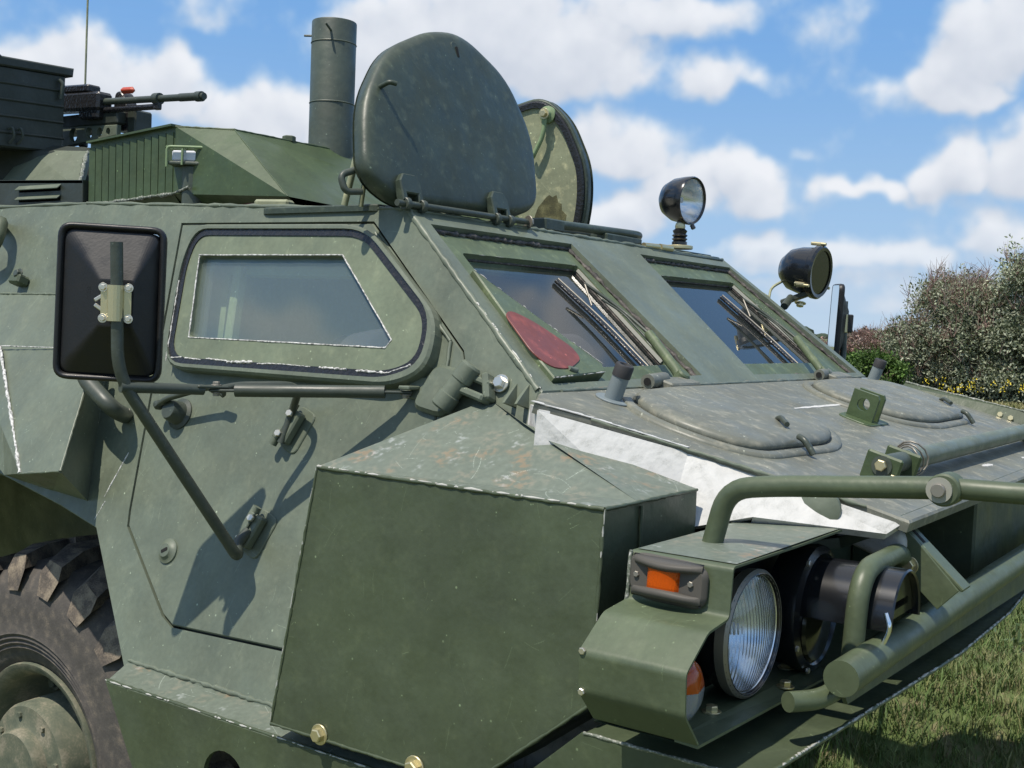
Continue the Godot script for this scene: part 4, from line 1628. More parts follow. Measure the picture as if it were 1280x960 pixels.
func make_guard():
	# bent sheet-metal guard round the lamps, open to the front
	var st := S()
	var x0 := -0.928
	var x1 := -0.742
	sheet(st, [Vector2(0.95, 1.4245), Vector2(1.243, 1.428), Vector2(1.250, 1.347), Vector2(1.325, 1.339), Vector2(1.397, 1.290), Vector2(1.393, 1.222), Vector2(1.342, 1.166)], x0, x1, 0.004, Vector2(1.1, 1.28))
	# top: trapezoid running inwards
	plate(st, frame(Vector3(0, 1.4245, 0), Vector3(1, 0, 0), Vector3(0, 0, -1), Vector3(0, 1, 0)), [Vector2(x0, -0.952), Vector2(x1, -0.952), Vector2(x1, -0.615), Vector2(x0, -0.752)], 0.004)
	# tray with a lip along the front
	quad(st, Vector3(x0, 1.166, 1.342), Vector3(-0.782, 1.166, 1.342), Vector3(-0.782, 1.148, 0.70), Vector3(x0, 1.148, 0.70), Vector3.UP)
	quad(st, Vector3(x0, 1.162, 1.342), Vector3(-0.782, 1.162, 1.342), Vector3(-0.782, 1.144, 0.70), Vector3(x0, 1.144, 0.70), Vector3.DOWN)
	solid4(st, Vector3(-0.782, 1.168, 1.342), Vector3(x1, 1.166, 1.342), Vector3(x1, 1.142, 0.74), Vector3(-0.782, 1.150, 0.72), 0.005, Vector3.UP)
	var gd := part("headlight_guard", st, M.guard_paint, null, "bent green sheet guard round the headlight")
	st = S()
	bead(st, Vector3(x0 + 0.002, 1.429, 1.245), Vector3(x0 + 0.002, 1.345, 1.252), 0.003, 0.4)
	part("chipped_edge", st, M.worn_edge, gd)
	for q in [[1.290, 1.397], [1.224, 1.394]]:
		bolt(Vector3(x0 + 0.006, q[0], q[1] - 0.002), Vector3(0, 0, 1), 0.006, M.bright_steel, gd, false)
	st = S()
	# weathered skin on the guard's top
	quad(st, Vector3(x0 + 0.004, 1.4293, 1.225), Vector3(x1 - 0.003, 1.4293, 1.225), Vector3(x1 - 0.003, 1.4262, 0.63), Vector3(x0 + 0.004, 1.4262, 0.76), Vector3.UP)
	part("guard_top", st, M.scuffed_paint, gd, "rubbed and rain marked top of the guard")
	for q in [[-0.80, 1.17], [-0.765, 0.93], [-0.815, 0.80]]:
		bolt(Vector3(q[0], 1.160 - (1.342 - q[1]) * 0.028 + 0.006, q[1]), Vector3.UP, 0.011, M.zinc, gd)
	# black lamp carrier behind the lamps
	st = S()
	plate(st, frame(Vector3(-0.862, 0, 0), Vector3(0, 0, -1), Vector3(0, 1, 0), Vector3(1, 0, 0)), [Vector2(-1.235, 1.168), Vector2(-0.66, 1.158), Vector2(-0.64, 1.38), Vector2(-0.74, 1.42), Vector2(-1.235, 1.42)], 0.006)
	part("lamp_carrier", st, M.black_plastic)
	# headlight
	var c := Vector3(-0.790, 1.274, 1.048)
	var ax := Vector3(1, 0, 0.04).normalized()
	st = S()
	lathe(st, c - ax * 0.07, ax, [Vector2(0.05, -0.01), Vector2(0.085, 0.0), Vector2(0.106, 0.035), Vector2(0.111, 0.064), Vector2(0.1115, 0.078), Vector2(0.106, 0.082), Vector2(0.1035, 0.076)], 44)
	var hl := part("headlight", st, M.black_enamel, null, "round headlight with fluted lens")
	st = S()
	var bowl := []
	for i in 13:
		var r := 0.1035 * (1.0 - i / 12.0)
		bowl.append(Vector2(maxf(r, 0.0), 0.074 - 0.075 * (1.0 - pow(r / 0.1035, 2.0))))
	lathe(st, c - ax * 0.07, ax, bowl, 44)
	part("reflector", st, M.reflector, hl)
	st = S()
	lathe(st, c - ax * 0.065, ax, [Vector2(0.011, 0.0), Vector2(0.011, 0.03), Vector2(0.006, 0.042), Vector2(0, 0.044)], 16)
	part("bulb", st, M.lamp_white, hl)
	part("headlight_lens", fluted_lens(c, ax, 0.104), M.lens_glass, hl)
	st = S()
	lathe(st, c, ax, [Vector2(0.1125, -0.012), Vector2(0.1135, 0.006), Vector2(0.108, 0.0115), Vector2(0.1045, 0.009)], 48)
	part("headlight_rim", st, M.old_steel, hl)
	# turn lamp below, half amber, half clear
	var tc := Vector3(-0.80, 1.238, 1.318)
	st = S()
	lathe(st, tc + Vector3(-0.03, 0, 0), Vector3(1, 0, 0), [Vector2(0.058, 0.0), Vector2(0.058, 0.028), Vector2(0.054, 0.032), Vector2(0, 0.032)], 28)
	var tl := part("turn_lamp", st, M.black_plastic, null, "round turn lamp, amber above and clear below")
	var dome := [Vector2(0.053, 0.0), Vector2(0.053, 0.012), Vector2(0.046, 0.026), Vector2(0.030, 0.036), Vector2(0.0, 0.040)]
	st = S()
	lathe(st, tc + Vector3(0.003, 0, 0), Vector3(1, 0, 0), dome, 24, 0.15, PI - 0.15)
	part("amber_lens", st, M.amber_lens, tl)
	st = S()
	lathe(st, tc + Vector3(0.003, 0, 0), Vector3(1, 0, 0), dome, 24, PI - 0.15, TAU + 0.15)
	part("clear_lens", st, M.clear_lens, tl)
	# amber side marker in its gray housing
	marker(gd)
	# black-out lamp with its visor
	var b := Vector3(-0.80, 1.272, 0.775)
	st = S()
	lathe(st, b, Vector3(1, 0, 0), [Vector2(0.06, -0.05), Vector2(0.115, -0.03), Vector2(0.124, 0.02), Vector2(0.122, 0.032), Vector2(0.108, 0.038), Vector2(0.10, 0.03), Vector2(0.0, 0.03)], 40)
	var bl := part("blackout_lamp", st, M.black_enamel, null, "black blackout lamp with a half round visor")
	st = S()
	lathe(st, b + Vector3(0.031, -0.03, 0), Vector3(1, 0, 0), [Vector2(0.075, 0.0), Vector2(0.07, 0.006), Vector2(0.0, 0.012)], 30)
	part("dark_lens", st, M.dark_lens, bl)
	st = S()
	var vo := b + Vector3(0.015, 0.012, 0)
	lathe(st, vo, Vector3(1, 0, 0), [Vector2(0.090, 0.0), Vector2(0.090, 0.185), Vector2(0.087, 0.188), Vector2(0.084, 0.185), Vector2(0.084, 0.0)], 24, -0.12, PI + 0.12)
	part("visor", st, M.black_enamel, bl)
	st = S()
	var face := []
	for i in 15:
		var a := PI * i / 14.0
		face.append(Vector2(cos(a) * 0.084, sin(a) * 0.084))
	plate(st, frame(b + Vector3(0.188, 0.012, 0), Vector3(0, 0, -1), Vector3(0, 1, 0), Vector3(1, 0, 0)), face, 0.006, 0.001, [rrect(0.11, 0.014, 0.003).map(func(p): return p + Vector2(0, 0.024))])
	part("visor_face", st, M.dark_lens, bl)
	st = S()
	tube(st, [b + Vector3(0.19, 0.035, 0.088), b + Vector3(0.20, 0.01, 0.092), b + Vector3(0.188, -0.022, 0.092)], 0.005, 8, 0.012)
	part("visor_clip", st, M.chrome, bl)
	for q in [[0.10, 0.075], [-0.055, 0.112], [-0.11, 0.05]]:
		bolt(b + Vector3(0.036, q[0], q[1]), Vector3(1, 0, 0), 0.006, M.bright_steel, bl, false)


func fluted_lens(c: Vector3, ax: Vector3, r: float) -> ArrayMesh:
	# a shallow glass dome, smooth outside, upright flutes inside
	var f := frame_n(c, ax)
	var st := S()
	var cols := 132
	var rows := 16
	var grid := []
	for i in cols + 1:
		var x := r * 0.9995 * (2.0 * i / cols - 1.0)
		var span := sqrt(r * r - x * x)
		var line := []
		for j in rows + 1:
			var y := span * (2.0 * j / rows - 1.0)
			var q := (x * x + y * y) / (r * r)
			var h := 0.022 * (1.0 - q)
			var t := fposmod(i / 6.0, 1.0) * TAU
			var amp := 0.00055 * smoothstep(0.0, 0.10, 1.0 - q)
			if y < -0.25 * r and absf(x) < 0.55 * r:
				amp *= 0.4
			var fl := amp * (0.5 - 0.5 * cos(t))
			var slope := amp * 0.5 * sin(t) * TAU / (6.0 * 2.0 * r / cols)
			line.append([f * Vector3(x, y, h + 0.002), (f.basis * Vector3(x * 4.2, y * 4.2, 1.0)).normalized(), f * Vector3(x, y, h - 0.0030 - fl), (f.basis * Vector3(-x * 4.2 - slope, -y * 4.2, -1.0)).normalized()])
		grid.append(line)
	for i in cols:
		for j in rows:
			var p := [grid[i][j], grid[i + 1][j], grid[i + 1][j + 1], grid[i][j + 1]]
			tri_s(st, p[0][0], p[1][0], p[2][0], p[0][1], p[1][1], p[2][1])
			tri_s(st, p[0][0], p[2][0], p[3][0], p[0][1], p[2][1], p[3][1])
			tri_s(st, p[0][2], p[1][2], p[2][2], p[0][3], p[1][3], p[2][3])
			tri_s(st, p[0][2], p[2][2], p[3][2], p[0][3], p[2][3], p[3][3])
		for j in [0, rows]:
			quad(st, grid[i][j][0], grid[i + 1][j][0], grid[i + 1][j][2], grid[i][j][2], grid[i][j][0] - c)
	return st.commit()


func marker(_gd):
	var f := frame(Vector3(-0.851, 1.392, 1.2475), Vector3(1, -0.01, 0.04), Vector3(0.01, 1, -0.06), Vector3(-0.04, 0.06, 1))
	var st := S()
	pillow(st, f, rounded([Vector2(-0.072, -0.028), Vector2(-0.035, -0.040), Vector2(0.055, -0.040), Vector2(0.071, -0.028), Vector2(0.071, 0.024), Vector2(0.045, 0.034), Vector2(-0.05, 0.036), Vector2(-0.072, 0.030)], 0.016, 4), [[0.0, 0.0], [0.0, 0.006], [0.006, 0.012]])
	var mk := part("marker_lamp", st, M.gray_plastic, null, "amber side marker lamp in a gray housing")
	# brow and sill of the housing
	for s in [1.0, -1.0]:
		st = S()
		var loops := []
		for i in 17:
			var t := i / 16.0
			var x := lerpf(-0.066, 0.064, t)
			var out := 0.006 + 0.026 * pow(sin(PI * clampf(t * 0.94 + 0.02, 0, 1)), 0.7)
			var y0: float = s * (0.017 + 0.002 * cos(t * TAU))
			var y1: float = s * (0.034 if s > 0 else 0.036)
			var l := []
			for q in [[y0, 0.010], [y0, out * 0.85], [lerpf(y0, y1, 0.3), out], [lerpf(y0, y1, 0.7), out * 0.92], [y1, 0.006]]:
				l.append(f * Vector3(x, q[0], q[1]))
			if s < 0:
				l.reverse()
			loops.append(l)
		loft(st, loops, f.basis.x)
		part("housing_lip", st, M.gray_plastic, mk)
	st = S()
	var lens := []
	for i in 13:
		var t := i / 12.0
		lens.append(Vector2(lerpf(-0.036, 0.026, t), 0.010 + 0.017 * pow(sin(PI * t), 0.45)))
	lens.append(Vector2(0.026, 0.009))
	lens.append(Vector2(-0.036, 0.009))
	plate(st, Transform3D(Basis(f.basis.x, f.basis.z, -f.basis.y), f * Vector3(0, -0.0175, 0)), lens, 0.035)
	part("amber_lens", st, M.amber_lens, mk)
	st = S()
	cbox(st, Transform3D(f.basis, f * Vector3(-0.005, 0, 0.0125)), Vector3(0.05, 0.028, 0.003), 0.001)
	part("lamp_back", st, M.lamp_white, mk)
	for q in [-0.055, 0.046]:
		bolt(f * Vector3(q, 0.0, 0.012), f.basis.z, 0.0052, M.old_steel, mk, false)


# ---------------------------------------------------------------- bars, bumper

func make_bars():
	# bumper: deck, near end and front
	var yf := frame(Vector3(0, 1.1, 0), Vector3(1, 0, 0), Vector3(0, 0, -1), Vector3(0, 1, 0))
	var st := S()
	plate(st, yf, [Vector2(-1.0, -1.247), Vector2(-0.682, -1.247), Vector2(-0.622, -0.25), Vector2(-0.622, 0.25), Vector2(-0.682, 1.247), Vector2(-1.0, 1.247)], 0.008, 0.002)
	var bu := part("bumper", st, M.box_paint, null, "flat topped steel bumper under the headlight guard")
	for s in [1.0, -1.0]:
		st = S()
		plate(st, frame(Vector3(0, 0, s * 1.250), Vector3(s, 0, 0), Vector3(0, 1, 0), Vector3(0, 0, s)), [Vector2(-1.005 * s, 1.099), Vector2(-0.682 * s, 1.099), Vector2(-1.22 * s, 0.66), Vector2(-1.3 * s, 0.66), Vector2(-1.13 * s, 0.985)], 0.010)
		part("bumper_end", st, M.box_paint, bu)
	st = S()
	for s in [1.0, -1.0]:
		solid4(st, Vector3(-0.686, 1.092, s * 1.240), Vector3(-0.626, 1.092, s * 0.25), Vector3(-1.18, 0.66, s * 0.25), Vector3(-1.22, 0.66, s * 1.24), 0.01, Vector3(1, 0, 0))
	solid4(st, Vector3(-0.626, 1.092, 0.25), Vector3(-0.626, 1.092, -0.25), Vector3(-1.18, 0.66, -0.25), Vector3(-1.18, 0.66, 0.25), 0.01, Vector3(1, 0, 0))
	part("bumper_front", st, M.box_paint, bu)
	st = S()
	bead(st, Vector3(-0.681, 1.099, 1.247), Vector3(-0.621, 1.099, 0.25), 0.0045, 0.25)
	part("weld_bead", st, M.guard_paint, bu)
	chip_part(Vector3(-0.681, 1.099, 1.247) + Vector3(0.002, 0.003, 0), Vector3(-0.621, 1.099, 0.25) + Vector3(0.002, 0.003, 0), 0.0042, 0.85, bu)
	st = S()
	bead(st, Vector3(-0.621, 1.099, 0.25), Vector3(-0.621, 1.099, -0.25), 0.0045, 0.25)
	part("weld_bead", st, M.guard_paint, bu)
	chip_part(Vector3(-0.621, 1.099, 0.25) + Vector3(0.002, 0.003, 0), Vector3(-0.621, 1.099, -0.25) + Vector3(0.002, 0.003, 0), 0.0042, 0.85, bu)
	st = S()
	bead(st, Vector3(-0.621, 1.099, -0.25), Vector3(-0.681, 1.099, -1.247), 0.0045, 0.25)
	part("weld_bead", st, M.guard_paint, bu)
	chip_part(Vector3(-0.621, 1.099, -0.25) + Vector3(0.002, 0.003, 0), Vector3(-0.681, 1.099, -1.247) + Vector3(0.002, 0.003, 0), 0.0042, 0.85, bu)
	st = S()
	bead(st, Vector3(-1.0, 1.1, 1.249), Vector3(-0.69, 1.1, 1.249), 0.003, 0.4)
	part("chipped_edge", st, M.worn_edge, bu)
	# thick crossbar with the bolted web below it
	st = S()
	tube(st, [Vector3(-0.625, 1.226, 1.045), Vector3(-0.622, 1.222, -1.045)], 0.031, 24)
	var bar := part("crossbar", st, M.guard_paint, null, "thick green crossbar in front of the nose")
	st = S()
	solid4(st, Vector3(-0.636, 1.198, 1.0), Vector3(-0.636, 1.196, -1.0), Vector3(-0.632, 1.105, -0.96), Vector3(-0.632, 1.165, 0.98), 0.008, Vector3(1, 0, 0))
	part("bar_web", st, M.box_paint, bar)
	for i in 14:
		bolt(Vector3(-0.634, 1.189, 0.99 - i * 0.075), Vector3(1, -0.2, 0), 0.0062, M.hull_paint, bar, false)
	# hoop round the black-out lamp
	st = S()
	tube(st, [Vector3(-0.66, 1.215, 0.885), Vector3(-0.655, 1.378, 0.878), Vector3(-0.66, 1.378, 0.585), Vector3(-0.68, 1.20, 0.535)], 0.0195, 16, 0.075)
	part("lamp_hoop", st, M.guard_paint, null, "bent tube hoop in front of the blackout lamp")
	st = S()
	tube(st, [Vector3(-0.70, 1.180, 1.085), Vector3(-0.665, 1.176, 1.02), Vector3(-0.645, 1.195, 0.90), Vector3(-0.63, 1.222, 0.86)], 0.0175, 16, 0.06)
	part("bar_support", st, M.guard_paint)
	# strut from the nose down to the crossbar
	st = S()
	var a := Vector3(-0.755, 1.420, 0.60)
	var ex := (Vector3(-0.600, 1.280, 0.60) - a).normalized()
	var ey := Vector3(0, 0, 1).cross(ex)
	var sf := Transform3D(Basis(ex, ey, Vector3(0, 0, 1)), a)
	plate(st, sf, [Vector2(0.0, 0.0), Vector2(0.002, 0.058), Vector2(0.10, 0.066), Vector2(0.225, 0.058), Vector2(0.225, 0.0)], 0.010, 0.001)
	cbox(st, sf * Transform3D(Basis(), Vector3(0.115, 0.062, -0.033)), Vector3(0.23, 0.008, 0.055), 0.002)
	var strut := part("strut", st, M.guard_paint, null, "slanting strut between the nose and the crossbar")
	bolt(sf * Vector3(0.128, 0.020, 0.0), sf.basis.z, 0.0125, M.zinc, strut)
	st = S()
	cbox(st, sf * Transform3D(Basis(), Vector3(0.095, 0.0662, -0.030)), Vector3(0.035, 0.0015, 0.014), 0.0004)
	part("slot", st, M.dark_hole, strut)
	# brush guard tube over the headlight guard
	st = S()
	tube(st, [Vector3(-0.868, 1.40, 1.065), Vector3(-0.838, 1.525, 1.065), Vector3(-0.75, 1.540, 1.065), Vector3(-0.485, 1.567, 1.065)], 0.0185, 20, 0.085)
	var tt := part("brush_guard_tube", st, M.guard_paint, null, "bent tube over the headlight guard with a pinned joint")
	st = S()
	cyl(st, Vector3(-0.468, 1.567, 1.042), Vector3(0, 0, 1), 0.026, 0.046, 24, 0.003)
	tube(st, [Vector3(-0.468, 1.569, 1.065), Vector3(-0.22, 1.575, 1.05), Vector3(-0.20, 1.575, -1.05), Vector3(-0.468, 1.569, -1.065), Vector3(-0.75, 1.540, -1.065), Vector3(-0.84, 1.30, -1.065)], 0.0165, 18, 0.10)
	part("tube_joint", st, M.guard_paint, tt)
	st = S()
	lathe(st, Vector3(-0.473, 1.567, 1.088), Vector3(0, 0, 1), [Vector2(0.020, 0.0), Vector2(0.020, 0.004), Vector2(0.0, 0.004)], 24)
	part("joint_washer", st, M.pale_strip, tt)
	st = S()
	lathe(st, Vector3(-0.473, 1.567, 1.090), Vector3(0, 0, 1), [Vector2(0.011, 0.0), Vector2(0.011, 0.008), Vector2(0.0098, 0.0095), Vector2(0.0, 0.0095)], 20)
	part("joint_pin", st, M.old_steel, tt)


# ---------------------------------------------------------------- mirrors

func mirror(c: Vector3, back: Vector3, roll: float, label: String, w := 0.212, h := 0.328) -> MeshInstance3D:
	var f := frame_n(c, back)
	f.basis = f.basis.rotated(back.normalized(), roll)
	var st := S()
	# rounded rim
	var loops := []
	for q in [[0.004, -0.004], [0.0, 0.004], [0.001, 0.014], [0.006, 0.018], [0.011, 0.015], [0.014, 0.009]]:
		var l := []
		for p in inset(ccw(rrect(w, h, 0.032, 6)), q[0]):
			l.append(f * v3(p, q[1]))
		loops.append(l)
	loft(st, loops, f.basis.z)
	# hipped back with a flat plateau
	var lv := [[w - 0.028, h - 0.028, 0.024, 0.009], [w - 0.034, h - 0.034, 0.022, 0.012], [0.070, 0.098, 0.006, 0.052], [0.064, 0.092, 0.006, 0.0525]]
	loops = []
	for q in lv:
		var l := []
		for p in ccw(rrect(q[0], q[1], q[2], 6)):
			l.append(f * v3(p + Vector2(0.022 if q[0] < 0.1 else 0.0, 0.0), q[3]))
		loops.append(l)
	loft(st, [loops[0], loops[1]], f.basis.z, false)
	loft(st, [loops[1], loops[2]], f.basis.z, false)
	loft(st, [loops[2], loops[3]], f.basis.z, false)
	cap(st, f, ccw(shift(rrect(0.064, 0.092, 0.006, 6), Vector2(0.022, 0))), [], 0.0525, 1.0)
	var mi := part("side_mirror", st, M.black_plastic, null, label)
	st = S()
	cap(st, f, ccw(rrect(w - 0.012, h - 0.012, 0.028, 5)), [], -0.003, -1.0)
	part("mirror_glass", st, M.mirror_glass, mi)
	return mi


func clamp_on(mi: MeshInstance3D, c: Vector3, back: Vector3):
	var f := frame_n(c, back)
	f.origin = f * Vector3(0.031, 0.0, 0.016)
	var st := S()
	cbox(st, Transform3D(f.basis, f * Vector3(0, 0, 0.050)), Vector3(0.046, 0.074, 0.028), 0.003)
	part("clamp_block", st, M.black_plastic, mi)
	st = S()
	# zinc strap bent over the pole
	var arc := []
	for i in 9:
		var a := PI * i / 8.0
		arc.append(Vector2(cos(a) * 0.0165, 0.074 + sin(a) * 0.0205))
	arc = [Vector2(0.030, 0.072)] + arc + [Vector2(-0.030, 0.072)]
	var loops := []
	for y in [-0.036, 0.036]:
		var l := []
		for p in arc:
			l.append(f * Vector3(p.x, y, p.y))
		loops.append(l)
	for i in arc.size() - 1:
		quad(st, loops[0][i], loops[0][i + 1], loops[1][i + 1], loops[1][i], f.basis.z)
	part("clamp_strap", st, M.zinc, mi)
	for sx in [-0.025, 0.025]:
		for sy in [-0.031, 0.031]:
			bolt(f * Vector3(sx, sy, 0.073), f.basis.z, 0.0062, M.bright_steel, mi)
	# wing nut
	st = S()
	for s in [-1.0, 1.0]:
		cbox(st, Transform3D(f.basis.rotated(f.basis.z, s * 0.6), f * Vector3(-0.038, s * 0.009, 0.058)), Vector3(0.018, 0.008, 0.004), 0.0015)
	part("wing_nut", st, M.bright_steel, mi)


func make_mirrors():
	var back := Vector3(0.643, 0, 0.766)
	var c := Vector3(-2.070, 1.808, 1.44)
	var mi := mirror(c, back, -0.02, "black truck mirror on a pole beside the door", 0.220, 0.326)
	clamp_on(mi, c, back)
	var f := frame_n(c, back)
	var tm := TextMesh.new()
	tm.text = "BELARUS"
	tm.font_size = 22
	tm.pixel_size = 0.0008
	tm.depth = 0.0012
	var sf := SystemFont.new()
	sf.font_names = PackedStringArray(["Droid Sans"])
	sf.font_weight = 700
	tm.font = sf
	var slope := atan2(0.040, 0.08)
	for q in [[tm, Vector3(-0.035, 0.004, 0.0405), 0.8]]:
		var o := part("embossed_word", q[0], M.black_plastic, mi)
		var b := Basis(f.basis.x, f.basis.y, f.basis.z)
		b = b.rotated(f.basis.y, -slope)
		b = b * Basis(Vector3(0, 0, 1), -PI / 2)
		o.transform = Transform3D(b * Basis.from_scale(Vector3.ONE * q[2]), f * q[1])
	# pole: upright part with the mirror, then down to the door
	var top := Vector3(-1.987, 1.930, 1.491)
	var low := Vector3(-1.981, 1.664, 1.486)
	var fl := Vector3(-1.905, 1.264, 1.222)
	var st := S()
	tube(st, [top, low, fl, hp(-1.935, -0.83, 0.052), hp(-1.938, -0.80, 0.028)], 0.0125, 16, 0.055)
	part("mirror_pole", st, M.rod_paint, null, "bent pole from the door up to the black mirror")
	# upper stay, flattened and bolted together in the middle
	var r0 := Vector3(-1.60, 1.643, 1.040)
	var j := Vector3(-1.977, 1.640, 1.482)
	var k := Vector3(-1.924, 1.632, 1.280)
	var d2 := (j - k).normalized()
	st = S()
	var d := (j - r0).normalized()
	tube(st, [r0 + d * 0.045, k - d * 0.040], 0.0138, 14)
	cbox(st, Transform3D(frame_n(r0, d).basis, r0 + d * 0.020), Vector3(0.022, 0.006, 0.065), 0.002)
	cbox(st, Transform3D(frame_n(r0, d).basis, k - d * 0.022), Vector3(0.026, 0.006, 0.075), 0.002)
	var stay := part("mirror_stay", st, M.rod_paint, null, "straight stay from the door's front edge to the mirror pole")
	st = S()
	tube(st, [k + d2 * 0.030, j], 0.0115, 14)
	cbox(st, Transform3D(frame_n(r0, d2).basis, k + d2 * 0.012 + Vector3(0, 0.007, 0)), Vector3(0.028, 0.006, 0.07), 0.002)
	part("stay_end", st, M.rod_paint, stay)
	bolt(k + Vector3(0, 0.010, 0), Vector3.UP, 0.0075, M.old_steel, stay)
	bolt(k - Vector3(0, 0.004, 0), Vector3.DOWN, 0.0075, M.old_steel, stay)
	bolt(r0 + Vector3(0, 0.004, 0), Vector3.UP, 0.008, M.bright_steel, stay)
	bolt(r0 - Vector3(0, 0.004, 0), Vector3.DOWN, 0.008, M.old_steel, stay)
	st = S()
	plate(st, Transform3D(H.basis, hp(-1.585, -0.428, 0.006)), rrect(0.05, 0.05, 0.012), 0.006, 0.002)
	cbox(st, Transform3D(Basis(), hp(-1.592, -0.432, 0.018)), Vector3(0.03, 0.008, 0.05), 0.002)
	part("stay_foot", st, M.hull_paint, stay)
	# brace from the clamp up to the joint of the stay
	st = S()
	var b1 := Vector3(-1.855, 1.634, 1.100)
	tube(st, [hp(-1.915, -0.59, 0.028), hp(-1.905, -0.50, 0.030), b1 + Vector3(0.02, 0.012, 0.02), k + Vector3(0.012, 0.010, -0.05), k], 0.0088, 12, 0.05)
	part("stay_brace", st, M.rod_paint, stay)
	# far mirror, seen almost edge-on
	var gdir := Vector3(0.885, -0.03, -0.46)
	var fc := Vector3(-1.55, 1.852, -1.45)
	var mf := mirror(fc, gdir, 0.03, "far black mirror seen nearly edge-on beyond the windscreen", 0.2, 0.30)
	st = S()
	cbox(st, Transform3D(frame_n(fc, gdir).basis, fc + gdir * 0.055), Vector3(0.05, 0.07, 0.03), 0.004)
	part("clamp_block", st, M.black_plastic, mf)
	st = S()
	var pp := Vector3(-1.510, 1.9, -1.45)
	tube(st, [Vector3(pp.x, 1.935, pp.z), Vector3(pp.x + 0.005, 1.70, pp.z), Vector3(-1.50, 1.45, -1.2)], 0.012, 14, 0.05)
	part("far_mirror_pole", st, M.rod_paint)
	st = S()
	tube(st, [Vector3(pp.x, 1.66, pp.z), Vector3(-1.45, 1.62, -1.03)], 0.011, 12)
	part("far_mirror_stay", st, M.rod_paint)
	st = S()
	cyl(st, Vector3(pp.x, 1.815, pp.z), Vector3.UP, 0.0165, 0.07, 16, 0.002)
	part("clamp_strap", st, M.zinc, mf)
	bolt(Vector3(pp.x - 0.005, 1.85, pp.z + 0.016), Vector3(0.2, 0, 1), 0.009, M.bright_steel, mf)


# ---------------------------------------------------------------- roof

